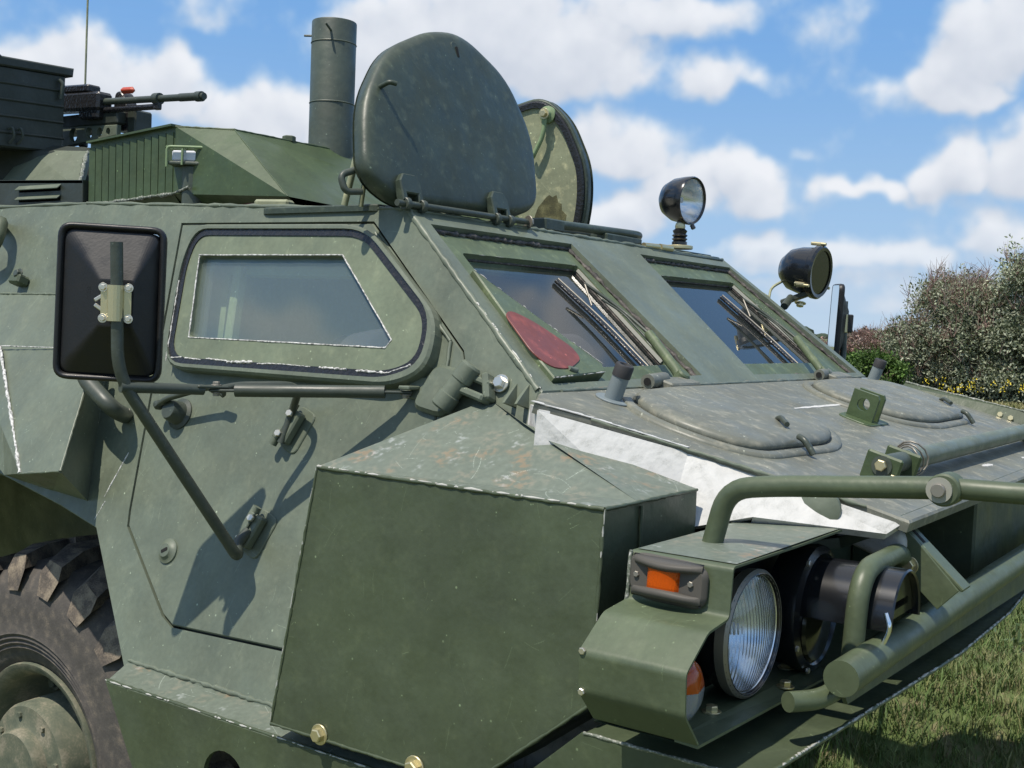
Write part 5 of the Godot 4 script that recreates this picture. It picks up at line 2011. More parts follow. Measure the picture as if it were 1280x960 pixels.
func make_roof_things():
	# near hatch lid, standing open
	var hf := Transform3D(Basis(Vector3(0, 0, -1), Vector3(-0.2924, 0.9563, 0), Vector3(0.9563, 0.2924, 0)), Vector3(-1.77, 2.08, 0.63))
	var lid := [Vector2(-0.315, 0.232), Vector2(-0.19, 0.385), Vector2(0.01, 0.482), Vector2(0.145, 0.502), Vector2(0.32, 0.415), Vector2(0.390, 0.245), Vector2(0.345, 0.045), Vector2(0.235, 0.006), Vector2(-0.265, -0.014), Vector2(-0.362, 0.045)]
	var st := S()
	pillow(st, hf, rounded(lid, 0.075, 6), [[0.012, -0.036], [0.0, -0.030], [0.0, -0.010], [0.004, 0.0], [0.014, 0.007], [0.030, 0.0105], [0.07, 0.0135], [0.13, 0.0165], [0.20, 0.0180]])
	var hl := part("roof_hatch", st, M.hatch_paint, null, "near roof hatch lid standing open, dark outer side forward")
	st = S()
	plate(st, Transform3D(hf.basis, hf * Vector3(0.082, 0.432, 0.0135)), rrect(0.036, 0.052, 0.016), 0.005, 0.002)
	part("keyhole_boss", st, M.hatch_paint, hl)
	st = S()
	plate(st, Transform3D(hf.basis, hf * Vector3(0.085, 0.430, 0.0155)), rrect(0.009, 0.03, 0.004), 0.002)
	part("keyhole", st, M.dark_hole, hl)
	st = S()
	tube(st, [hf * Vector3(-0.256, 0.268, 0.008), hf * Vector3(-0.257, 0.268, 0.040), hf * Vector3(-0.243, 0.262, 0.048)], 0.006, 8, 0.01)
	part("lid_hook", st, M.hatch_paint, hl)
	st = S()
	tube(st, [hf * Vector3(-0.29, -0.022, 0.018), hf * Vector3(0.24, -0.016, 0.018)], 0.008, 10)
	part("hinge_rod", st, M.rod_paint, hl)
	for q in [-0.235, 0.122]:
		st = S()
		var bf := Transform3D(hf.basis, hf * Vector3(q, 0.015, 0.026))
		plate(st, bf, [Vector2(-0.037, -0.03), Vector2(-0.037, 0.018), Vector2(-0.022, 0.036), Vector2(0.022, 0.036), Vector2(0.037, 0.018), Vector2(0.037, -0.03), Vector2(0.02, -0.03), Vector2(0.02, -0.012), Vector2(-0.02, -0.012), Vector2(-0.02, -0.03)], 0.02, 0.003)
		part("hinge_leaf", st, M.hatch_paint, hl)
		st = S()
		for s in [-0.032, 0.026]:
			cyl(st, hf * Vector3(q + s, -0.022, 0.018), Vector3(0, 0, -1), 0.0155, 0.016, 16, 0.002)
		part("hinge_barrel", st, M.rod_paint, hl)
	bolt(hf * Vector3(0.245, -0.016, 0.018), Vector3(0.3, 0, -1), 0.012, M.old_steel, hl)
	st = S()
	tube(st, [hf * Vector3(-0.285, 0.15, -0.06), Vector3(-1.90, 2.06, 0.93)], 0.008, 8)
	tube(st, [hf * Vector3(-0.265, 0.12, -0.06), Vector3(-1.88, 2.06, 0.895)], 0.006, 8)
	part("hatch_prop", st, M.inner_paint, hl)
	st = S()
	tube(st, [hf * Vector3(-0.34, 0.07, -0.045), hf * Vector3(-0.375, 0.06, -0.06), hf * Vector3(-0.37, 0.02, -0.06), hf * Vector3(-0.33, 0.02, -0.045)], 0.008, 8, 0.015)
	part("lid_handle", st, M.rod_paint, hl)
	st = S()
	plate(st, frame(Vector3(0, 2.068, 0), Vector3(1, 0, 0), Vector3(0, 0, -1), Vector3(0, 1, 0)), rrect(0.40, 0.10, 0.03).map(func(p): return p + Vector2(-2.04, -0.83)), 0.016, 0.003)
	part("hatch_coaming", st, M.hatch_paint)
	# far hatch lid, its pale inner side towards the camera
	var ff := frame_n(Vector3(-2.36, 2.06, -0.5), Vector3(0.12, -0.04, 1))
	var lid2 := [Vector2(-0.24, 0.02), Vector2(-0.24, 0.36), Vector2(-0.12, 0.50), Vector2(0.06, 0.545), Vector2(0.16, 0.46), Vector2(0.235, 0.30), Vector2(0.243, 0.18), Vector2(0.215, 0.02)]
	st = S()
	pillow(st, ff, rounded(lid2, 0.06, 6), [[0.02, -0.05], [0.0, -0.03], [0.0, -0.004], [0.006, 0.0]])
	var fh := part("roof_hatch", st, M.hatch_paint, null, "far roof hatch lid showing its pale inner side")
	st = S()
	var ro := inset(rounded(ccw(lid2), 0.06, 6), 0.010)
	var ri := inset(rounded(ccw(lid2), 0.06, 6), 0.034)
	plate(st, ff, ro, 0.016, 0.005, [ri], 0.014)
	part("hatch_gasket", st, M.gasket, fh)
	st = S()
	plate(st, ff, ri, 0.004, 0.0, [], 0.006)
	part("inner_panel", st, M.inner_paint, fh)
	st = S()
	lathe(st, ff * Vector3(0.085, 0.475, 0.006), ff.basis.z, [Vector2(0.03, 0.0), Vector2(0.03, 0.012), Vector2(0.018, 0.016), Vector2(0.014, 0.034), Vector2(0, 0.036)], 20)
	tube(st, [ff * Vector3(0.085, 0.462, 0.034), ff * Vector3(0.08, 0.40, 0.034), ff * Vector3(0.045, 0.335, 0.034), ff * Vector3(0.035, 0.33, 0.02)], 0.0085, 10, 0.03)
	part("hatch_latch", st, M.cabin_paint, fh)
	bolt(ff * Vector3(0.085, 0.475, 0.04), ff.basis.z, 0.013, M.zinc, fh)
	st = S()
	var stain := []
	for i in 26:
		var t := i / 25.0
		var a := TAU * t
		stain.append(Vector2(0.105 + cos(a) * 0.062 * rng.randf_range(0.75, 1.1), 0.105 + sin(a) * 0.085 * rng.randf_range(0.75, 1.15)))
	plate(st, ff, stain, 0.001, 0.0, [], 0.0072)
	part("oil_stain", st, M.hatch_stain, fh)
	st = S()
	cyl(st, ff * Vector3(0.17, 0.045, 0.0), ff.basis.x, 0.022, 0.05, 16, 0.003)
	cyl(st, ff * Vector3(0.07, 0.04, 0.012), ff.basis.z, 0.013, 0.03, 14, 0.002)
	part("hinge_barrel", st, M.rod_paint, fh)
	# torsion tube bent round in front of the far hatch
	st = S()
	cbox(st, Transform3D(Basis(), Vector3(-1.815, 2.079, 0.20)), Vector3(0.07, 0.034, 0.10), 0.004)
	var tb := part("torsion_block", st, M.hatch_paint)
	st = S()
	tube(st, [Vector3(-1.80, 2.084, 0.17), Vector3(-1.785, 2.092, -0.28), Vector3(-1.83, 2.096, -0.38), Vector3(-1.96, 2.096, -0.34), Vector3(-1.97, 2.09, 0.1)], 0.0135, 14, 0.10)
	part("torsion_tube", st, M.hatch_paint, tb)
	st = S()
	cbox(st, Transform3D(Basis(), Vector3(-1.80, 2.068, -0.18)), Vector3(0.06, 0.026, 0.22), 0.004)
	part("tube_saddle", st, M.hatch_paint, tb)
	st = S()
	tube(st, [Vector3(-1.762, 2.060, -0.285), Vector3(-1.758, 2.062, -0.375)], 0.0095, 12)
	tube(st, [Vector3(-1.758, 2.062, -0.385), Vector3(-1.756, 2.062, -0.46)], 0.0115, 12)
	part("hose_union", st, M.zinc, tb)
	st = S()
	tube(st, [Vector3(-1.752, 2.045, -0.32), Vector3(-1.752, 2.050, -0.84)], 0.0065, 10)
	part("roof_rod", st, M.hatch_paint, tb)
	# roof lip along the front
	st = S()
	bead(st, Vector3(-1.757, 2.054, 0.86), Vector3(-1.757, 2.054, -0.86), 0.006, 0.4, 0.02)
	part("weld_bead", st, M.hull_paint)
	st = S()
	plate(st, frame(Vector3(0, 2.066, 0), Vector3(1, 0, 0), Vector3(0, 0, -1), Vector3(0, 1, 0)), rrect(0.09, 0.30, 0.02).map(func(p): return p + Vector2(-1.815, 0.66)), 0.012, 0.003)
	part("roof_pad", st, M.hatch_paint)
	# working lamp
	var sp := Vector3(-1.81, 2.074, -0.625)
	st = S()
	cyl(st, sp, Vector3.UP, 0.046, 0.012, 28, 0.002)
	var wl := part("lamp_base", st, M.zinc, null, "round base of the black working lamp")
	st = S()
	lathe(st, sp + Vector3(0, 0.012, 0), Vector3.UP, [Vector2(0.026, 0), Vector2(0.026, 0.012), Vector2(0.021, 0.016), Vector2(0.027, 0.022), Vector2(0.021, 0.028), Vector2(0.027, 0.034), Vector2(0.021, 0.040), Vector2(0.025, 0.050), Vector2(0.012, 0.062), Vector2(0.012, 0.085), Vector2(0, 0.085)], 22)
	part("lamp_socket", st, M.black_enamel, wl)
	st = S()
	lathe(st, sp + Vector3(0.0, 0.066, 0.0), Vector3.UP, [Vector2(0.016, 0), Vector2(0.018, 0.01), Vector2(0.015, 0.022), Vector2(0.0, 0.022)], 18)
	part("lamp_collar", st, M.zinc, wl)
	var ld := Vector3(0.86, -0.08, 0.10).normalized()
	var lc := sp + Vector3(0.015, 0.166, -0.02)
	st = S()
	lathe(st, lc - ld * 0.045, ld, [Vector2(0, -0.062), Vector2(0.030, -0.056), Vector2(0.056, -0.036), Vector2(0.073, -0.004), Vector2(0.080, 0.036), Vector2(0.082, 0.060), Vector2(0.079, 0.066), Vector2(0.073, 0.060)], 36)
	var lb := part("working_lamp", st, M.black_enamel, null, "black bowl shaped working lamp on the roof edge")
	st = S()
	lathe(st, lc - ld * 0.045, ld, [Vector2(0.074, 0.058), Vector2(0.060, 0.028), Vector2(0.035, 0.0), Vector2(0.012, -0.008), Vector2(0.0, -0.008)], 32)
	part("reflector", st, M.reflector, lb)
	st = S()
	lathe(st, lc - ld * 0.045, ld, [Vector2(0.010, -0.01), Vector2(0.010, 0.02), Vector2(0, 0.026)], 12)
	part("bulb", st, M.lamp_white, lb)
	st = S()
	lathe(st, lc - ld * 0.045, ld, [Vector2(0.0755, 0.058), Vector2(0.05, 0.067), Vector2(0.0, 0.071)], 32)
	part("lamp_glass", st, M.windscreen_glass, lb)
	st = S()
	bead(st, lc + ld * 0.02 + Vector3(0, -0.081, 0), lc + ld * 0.02 + Vector3(0.008, -0.095, 0), 0.008, 0.1)
	part("lamp_screw", st, M.black_enamel, lb)
	# infrared lamp on its bracket at the far post
	var ic := Vector3(-1.565, 2.035, -1.20)
	var idr := Vector3(0.88, -0.10, 0.06).normalized()
	st = S()
	lathe(st, ic - idr * 0.05, idr, [Vector2(0, -0.062), Vector2(0.045, -0.052), Vector2(0.075, -0.020), Vector2(0.086, 0.02), Vector2(0.090, 0.070), Vector2(0.098, 0.076), Vector2(0.099, 0.092), Vector2(0.092, 0.100), Vector2(0.080, 0.098)], 40)
	var il := part("infrared_lamp", st, M.black_enamel, null, "black drum lamp with dark lens on the far post")
	st = S()
	lathe(st, ic - idr * 0.05, idr, [Vector2(0.083, 0.094), Vector2(0.06, 0.094), Vector2(0.0, 0.094)], 36)
	part("dark_lens", st, M.dark_lens, il)
	for q in [PI * 0.5, PI * 0.5 + 2.1, PI * 0.5 - 2.1]:
		var cf := frame_n(ic - idr * 0.05, idr)
		st = S()
		cbox(st, Transform3D(cf.basis.rotated(cf.basis.z, q), cf * Vector3(cos(q) * 0.102, sin(q) * 0.102, 0.062)), Vector3(0.012, 0.018, 0.040), 0.003)
		cyl(st, cf * Vector3(cos(q) * 0.104, sin(q) * 0.104, 0.05), idr, 0.006, 0.05, 10, 0.001)
		part("lamp_clip", st, M.zinc, il)
	st = S()
	cbox(st, Transform3D(Basis(Vector3(0, 0, 1), 0.35), Vector3(-1.60, 1.935, -1.17)), Vector3(0.11, 0.02, 0.035), 0.004)
	tube(st, [Vector3(-1.61, 1.90, -1.09), Vector3(-1.615, 1.935, -1.16)], 0.014, 12)
	part("lamp_bracket", st, M.rod_paint, il)
	bolt(Vector3(-1.575, 1.918, -1.155), Vector3(0, -1, 0.3), 0.014, M.zinc, il)
	st = S()
	tube(st, [ic + Vector3(-0.09, -0.04, 0.03), ic + Vector3(-0.125, -0.065, 0.05), ic + Vector3(-0.115, -0.12, 0.09)], 0.005, 8, 0.03)
	tube(st, [Vector3(-1.70, 1.935, -0.98), Vector3(-1.71, 1.965, -1.03), Vector3(-1.66, 1.93, -1.07)], 0.005, 8, 0.02)
	part("lamp_cable", st, M.inner_paint, il)
	# caged position lamp on a post at the roof's near edge
	var pc := Vector3(-2.645, 2.06, 0.755)
	st = S()
	cyl(st, pc, Vector3.UP, 0.033, 0.142, 26)
	cyl(st, pc, Vector3.UP, 0.062, 0.016, 28, 0.003)
	var pl := part("position_lamp", st, M.pipe_paint, null, "small caged lamp on a round post at the roof edge")
	var pf := Transform3D(Basis(Vector3(0, 1, 0), 0.55), pc + Vector3(0, 0.150, 0))
	st = S()
	cbox(st, pf, Vector3(0.128, 0.010, 0.085), 0.003)
	part("lamp_tray", st, M.pipe_paint, pl)
	st = S()
	cbox(st, pf * Transform3D(Basis(), Vector3(0, 0.021, 0)), Vector3(0.108, 0.030, 0.068), 0.004)
	part("lamp_window", st, M.lamp_white, pl)
	st = S()
	for s in [-1.0, 1.0]:
		tube(st, [pf * Vector3(-0.064, -0.012, s * 0.044), pf * Vector3(-0.064, 0.044, s * 0.044), pf * Vector3(0.064, 0.044, s * 0.044), pf * Vector3(0.064, -0.012, s * 0.044)], 0.0042, 8, 0.012)
		tube(st, [pf * Vector3(s * 0.064, 0.044, -0.044), pf * Vector3(s * 0.064, 0.044, 0.044)], 0.0042, 8)
	tube(st, [pf * Vector3(-0.02, -0.006, 0.046), pf * Vector3(-0.02, 0.044, 0.044), pf * Vector3(-0.02, 0.044, -0.044)], 0.0036, 8, 0.01)
	part("lamp_cage", st, M.cabin_paint, pl)
	for s in [-0.05, 0.05]:
		bolt(pc + Vector3(s, 0.016, 0.02), Vector3.UP, 0.010, M.old_steel, pl)
	# engine cover: ribbed side, plain side and sloping front
	var t0 := Vector3(-3.098, 2.291, 0.775)
	var t1 := Vector3(-2.706, 2.319, 0.775)
	var t2 := Vector3(-2.545, 2.312, 0.700)
	var t3 := Vector3(-2.53, 2.318, -0.68)
	var t4 := Vector3(-3.30, 2.30, -0.72)
	var u0 := Vector3(-3.091, 2.105, 0.780)
	var u1 := Vector3(-2.70, 2.128, 0.780)
	var u2 := Vector3(-2.245, 2.108, 0.778)
	var u3 := Vector3(-2.25, 2.062, -0.80)
	st = S()
	quad(st, t1, t2, u2, u1, Vector3(0.2, 0.1, 1))
	quad(st, t2, t3, u3, u2, Vector3(1, 0.5, 0))
	tri(st, t1, t2, t3, Vector3.UP)
	quad(st, t1, t3, t4, t0, Vector3.UP)
	quad(st, t0, t1, u1, u0, Vector3(0, 0, 1))
	quad(st, t4, t3, u3, Vector3(-3.30, 2.06, -0.84), Vector3(0, 0, -1))
	quad(st, t0, t4, Vector3(-3.30, 2.06, -0.84), u0, Vector3(-1, 0, 0))
	quad(st, u0, u1, Vector3(-2.70, 2.06, 0.72), Vector3(-3.091, 2.06, 0.72), Vector3(0, -1, 0.3))
	quad(st, u1, u2, Vector3(-2.245, 2.06, 0.70), Vector3(-2.70, 2.06, 0.70), Vector3(0, -1, 0.3))
	var ec := part("engine_cover", st, M.cover_paint, null, "green engine cover on the roof with a ribbed side")
	st = S()
	bead(st, t1, t2, 0.003, 0.3)
	part("weld_bead", st, M.cover_paint, ec)
	st = S()
	bead(st, t2, u2, 0.0022, 0.2)
	part("weld_bead", st, M.cover_paint, ec)
	st = S()
	bead(st, t2, t3, 0.003, 0.3)
	part("weld_bead", st, M.cover_paint, ec)
	st = S()
	bead(st, u0 + Vector3(0, 0, 0.004), u1 + Vector3(0, 0, 0.004), 0.005, 0.5)
	part("weld_bead", st, M.worn_edge, ec)
	st = S()
	bead(st, u1 + Vector3(0, 0, 0.004), Vector3(-2.62, 2.145, 0.792), 0.004, 0.4)
	part("weld_bead", st, M.worn_edge, ec)
	st = S()
	solid4(st, t0 + Vector3(0, 0.006, 0.016), t1 + Vector3(0, 0.006, 0.016), t1 + Vector3(0, 0.006, -0.1), t0 + Vector3(0, 0.006, -0.1), 0.006, Vector3.UP)
	part("cover_lip", st, M.cover_paint, ec)
	for i in 12:
		var t := (i + 0.1) / 12.0
		var a := t0.lerp(t1, t) + Vector3(0, -0.002, 0.0)
		var b := u0.lerp(u1, t) + Vector3(0, 0.0, 0.0)
		st = S()
		solid4(st, a + Vector3(0, -0.012, 0.007), a + Vector3(0.024, -0.011, 0.003), b + Vector3(0.024, 0.001, 0.002), b + Vector3(0, 0, 0.006), 0.008, Vector3(0, 0, 1))
		part("rib", st, M.cover_paint, ec)
	bolt(t2 + Vector3(-0.01, 0.0, -0.22), Vector3.UP, 0.02, M.dark_paint, ec, false)
	# clutter in the gap under the cover
	st = S()
	tube(st, [Vector3(-2.50, 2.085, 0.72), Vector3(-2.40, 2.092, 0.74), Vector3(-2.30, 2.08, 0.70)], 0.018, 10, 0.03)
	part("hose", st, M.red_primer)
	st = S()
	cbox(st, Transform3D(Basis(Vector3(0, 1, 0), 0.3), Vector3(-2.24, 2.082, 0.83)), Vector3(0.10, 0.022, 0.04), 0.006)
	part("latch_block", st, M.inner_paint)
	# tall round air pipe
	var pb := Vector3(-2.585, 2.06, 0.272)
	st = S()
	lathe(st, pb, Vector3(0, 1, 0), [Vector2(0.0695, 0.0), Vector2(0.0695, 0.65), Vector2(0.0680, 0.653), Vector2(0.0660, 0.650), Vector2(0.0660, 0.50), Vector2(0.0, 0.50)], 40)
	var ap := part("air_pipe", st, M.pipe_paint, null, "tall round air pipe standing behind the engine cover")
	for q in [0.40, 0.585]:
		st = S()
		lathe(st, pb + Vector3(0, q, 0), Vector3(0, 1, 0), [Vector2(0.0693, -0.003), Vector2(0.0715, 0.0), Vector2(0.0693, 0.003)], 40)
		part("pipe_seam", st, M.pipe_paint, ap)
	st = S()
	tube(st, [pb + Vector3(0.04, 0.612, 0.055), pb + Vector3(0.045, 0.628, 0.085)], 0.0035, 8)
	tube(st, [pb + Vector3(-0.06, 0.612, 0.03), pb + Vector3(-0.085, 0.612, 0.045)], 0.0035, 8)
	part("pipe_pin", st, M.pipe_paint, ap)
	# louvred box further back
	st = S()
	var lf := frame(Vector3(-3.42, 2.128, 0.80), Vector3(1, 0, 0), Vector3(0, 1, 0), Vector3(0, 0, 1))
	var slots := []
	for i in 3:
		slots.append(shift(rrect(0.22, 0.018, 0.004), Vector2(0.10, 0.032 - i * 0.031)))
	plate(st, lf, [Vector2(-0.62, -0.066), Vector2(0.322, -0.066), Vector2(0.322, 0.052), Vector2(-0.62, 0.085)], 0.01, 0.002, slots)
	solid4(st, Vector3(-4.04, 2.213, 0.80), Vector3(-3.098, 2.18, 0.80), Vector3(-3.098, 2.18, 0.2), Vector3(-4.04, 2.213, 0.2), 0.01, Vector3.UP)
	solid4(st, Vector3(-3.099, 2.18, 0.798), Vector3(-3.099, 2.06, 0.798), Vector3(-3.099, 2.06, 0.2), Vector3(-3.099, 2.18, 0.2), 0.01, Vector3(1, 0, 0))
	var lx := part("louver_box", st, M.turret_paint, null, "low dark box with three louvre slots behind the ribbed cover")
	for i in 3:
		st = S()
		var p := lf * Vector3(0.10, 0.032 - i * 0.031, 0.0)
		cbox(st, Transform3D(Basis(Vector3(1, 0, 0), 0.7), p + Vector3(0, 0.006, 0.004)), Vector3(0.225, 0.004, 0.026), 0.001)
		part("louver", st, M.hull_paint, lx)
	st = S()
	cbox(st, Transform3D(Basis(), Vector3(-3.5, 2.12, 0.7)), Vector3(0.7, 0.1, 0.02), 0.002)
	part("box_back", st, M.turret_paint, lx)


func make_turret():
	# turret ring and shield
	var st := S()
	lathe(st, Vector3(-4.15, 2.06, 0.0), Vector3.UP, [Vector2(0.62, 0.0), Vector2(0.60, 0.10), Vector2(0.52, 0.16), Vector2(0.50, 0.30), Vector2(0.44, 0.33), Vector2(0.0, 0.33)], 40)
	var tu := part("turret", st, M.turret_paint, null, "small open turret carrying a machine gun and a big ammunition box")
	st = S()
	solid4(st, Vector3(-3.98, 2.37, 0.42), Vector3(-3.70, 2.36, 0.36), Vector3(-3.55, 2.20, 0.50), Vector3(-3.98, 2.20, 0.56), 0.02, Vector3(0.3, 0.3, 1))
	part("turret_cheek", st, M.hull_paint, tu)
	st = S()
	bead(st, Vector3(-3.70, 2.36, 0.365), Vector3(-3.55, 2.20, 0.505), 0.007, 0.5)
	part("chipped_edge", st, M.worn_edge, tu)
	# ammunition box with ribs across its face
	var bf := frame(Vector3(-3.9, 2.52, 0.58), Vector3(0, 0.0, -1), Vector3(0.02, 1, 0), Vector3(1, 0, 0))
	bf = Transform3D(bf.basis.rotated(Vector3(1, 0, 0), 0.05), bf.origin)
	st = S()
	plate(st, bf, [Vector2(-0.36, -0.165), Vector2(0.225, -0.165), Vector2(0.245, -0.145), Vector2(0.262, 0.12), Vector2(-0.36, 0.12)], 0.42, 0.006)
	var ab := part("ammunition_box", st, M.turret_paint, null, "big dark ribbed ammunition box on the turret")
	st = S()
	plate(st, Transform3D(bf.basis, bf * Vector3(0, 0, 0.012)), [Vector2(-0.37, 0.118), Vector2(0.285, 0.118), Vector2(0.290, 0.150), Vector2(0.0, 0.152), Vector2(-0.02, 0.165), Vector2(-0.06, 0.165), Vector2(-0.08, 0.152), Vector2(-0.37, 0.152)], 0.44, 0.005)
	part("box_lid", st, M.turret_paint, ab)
	for i in 4:
		st = S()
		cbox(st, Transform3D(bf.basis, bf * Vector3(-0.05, 0.062 - i * 0.058, 0.001)), Vector3(0.60, 0.010, 0.010), 0.004)
		part("box_rib", st, M.turret_paint, ab)
	st = S()
	for s in [-0.006, 0.028]:
		tube(st, [bf * Vector3(0.03 + s, -0.10, 0.006), bf * Vector3(0.035 + s, -0.095, 0.02), bf * Vector3(0.04 + s, -0.125, 0.022), bf * Vector3(0.03 + s, -0.15, 0.006)], 0.005, 8, 0.01)
	tube(st, [bf * Vector3(0.225, 0.10, 0.01), bf * Vector3(0.235, 0.085, 0.02), bf * Vector3(0.228, 0.03, 0.012)], 0.008, 8, 0.01)
	part("box_latch", st, M.rod_paint, ab)
	# gun cradle with lightening holes
	st = S()
	var mf := frame(Vector3(0, 0, 0.20), Vector3(1, 0, 0), Vector3(0, 1, 0), Vector3(0, 0, 1))
	plate(st, mf, [Vector2(-4.30, 2.40), Vector2(-3.762, 2.445), Vector2(-3.76, 2.485), Vector2(-4.30, 2.505)], 0.02, 0.003, [ellipse(-4.03, 2.462, 0.026, 0.027, 18), ellipse(-3.93, 2.463, 0.021, 0.022, 18), ellipse(-3.865, 2.463, 0.017, 0.018, 16), ellipse(-3.812, 2.463, 0.013, 0.014, 16)])
	var cr := part("gun_cradle", st, M.hull_paint, null, "drilled cradle plate under the machine gun")
	st = S()
	cbox(st, Transform3D(Basis(), Vector3(-4.02, 2.515, 0.12)), Vector3(0.52, 0.05, 0.16), 0.006)
	cbox(st, Transform3D(Basis(), Vector3(-3.73, 2.50, 0.12)), Vector3(0.05, 0.09, 0.08), 0.006)
	part("cradle_body", st, M.turret_paint, cr)
	st = S()
	solid4(st, Vector3(-4.25, 2.425, 0.19), Vector3(-3.40, 2.34, 0.19), Vector3(-3.40, 2.20, 0.22), Vector3(-4.25, 2.20, 0.22), 0.02, Vector3(0, 0, 1))
	part("cradle_skirt", st, M.turret_paint, cr)
	for s in [0.0, 0.05]:
		bolt(Vector3(-4.0, 2.375 - s, 0.215), Vector3(0, 0, 1), 0.012, M.lamp_white, cr)
	# machine gun
	var g0 := Vector3(-4.20, 2.590, 0.20)
	var g1 := Vector3(-3.286, 2.553, 0.20)
	var d := (g1 - g0).normalized()
	st = S()
	cbox(st, Transform3D(frame_n(g0, d).basis, g0 + d * 0.16), Vector3(0.07, 0.07, 0.42), 0.01)
	cbox(st, Transform3D(frame_n(g0, d).basis, g0 + d * 0.22 + Vector3(0, 0.05, 0)), Vector3(0.06, 0.03, 0.16), 0.006)
	cbox(st, Transform3D(frame_n(g0, d).basis, g0 + d * 0.30 - Vector3(0, 0.04, 0)), Vector3(0.05, 0.05, 0.12), 0.006)
	var gun := part("machine_gun", st, M.gasket, null, "black machine gun pointing forward over the turret")
	st = S()
	tube(st, [g0 + d * 0.36, g0 + d * 0.93], 0.0125, 14)
	tube(st, [g0 + d * 0.66, g0 + d * 0.69], 0.021, 14)
	tube(st, [g0 + d * 0.80, g0 + d * 0.915], 0.0145, 14, 0.0, true)
	tube(st, [g0 + d * 0.89, g0 + d * 0.918], 0.018, 14)
	part("barrel", st, M.rod_paint, gun)
	st = S()
	tube(st, [g0 + d * 0.34 - Vector3(0, 0.032, 0), g0 + d * 0.68 - Vector3(0, 0.028, 0)], 0.011, 12)
	cbox(st, Transform3D(frame_n(g0, d).basis, g0 + d * 0.675 - Vector3(0, 0.02, 0)), Vector3(0.022, 0.04, 0.03), 0.004)
	part("gas_tube", st, M.gasket, gun)
	st = S()
	cbox(st, Transform3D(frame_n(g0, d).basis, g0 + d * 0.475 + Vector3(0, 0.042, -0.02)), Vector3(0.024, 0.024, 0.075), 0.010)
	part("red_grip", st, M.red_plastic, gun)
	st = S()
	plate(st, frame(Vector3(-3.80, 2.47, 0.16), Vector3(1, 0, 0), Vector3(0, 1, 0), Vector3(0, 0, 1)), rounded([Vector2(-0.05, 0), Vector2(0.06, 0), Vector2(0.05, 0.08), Vector2(0.01, 0.15), Vector2(-0.03, 0.15)], 0.02), 0.05, 0.004)
	part("gun_bracket", st, M.gasket, gun)
	# antenna
	st = S()
	var an := Vector3(-4.02, 2.50, 0.16)
	tube(st, [an, Vector3(-4.005, 2.98, 0.165), Vector3(-3.985, 3.9, 0.165)], 0.004, 8)
	var at := part("antenna", st, M.inner_paint, null, "thin whip antenna behind the machine gun")
	st = S()
	cyl(st, Vector3(-4.022, 2.42, 0.16), Vector3.UP, 0.018, 0.14, 14, 0.004)
	part("antenna_foot", st, M.gasket, at)


# ---------------------------------------------------------------- wheels, cabin

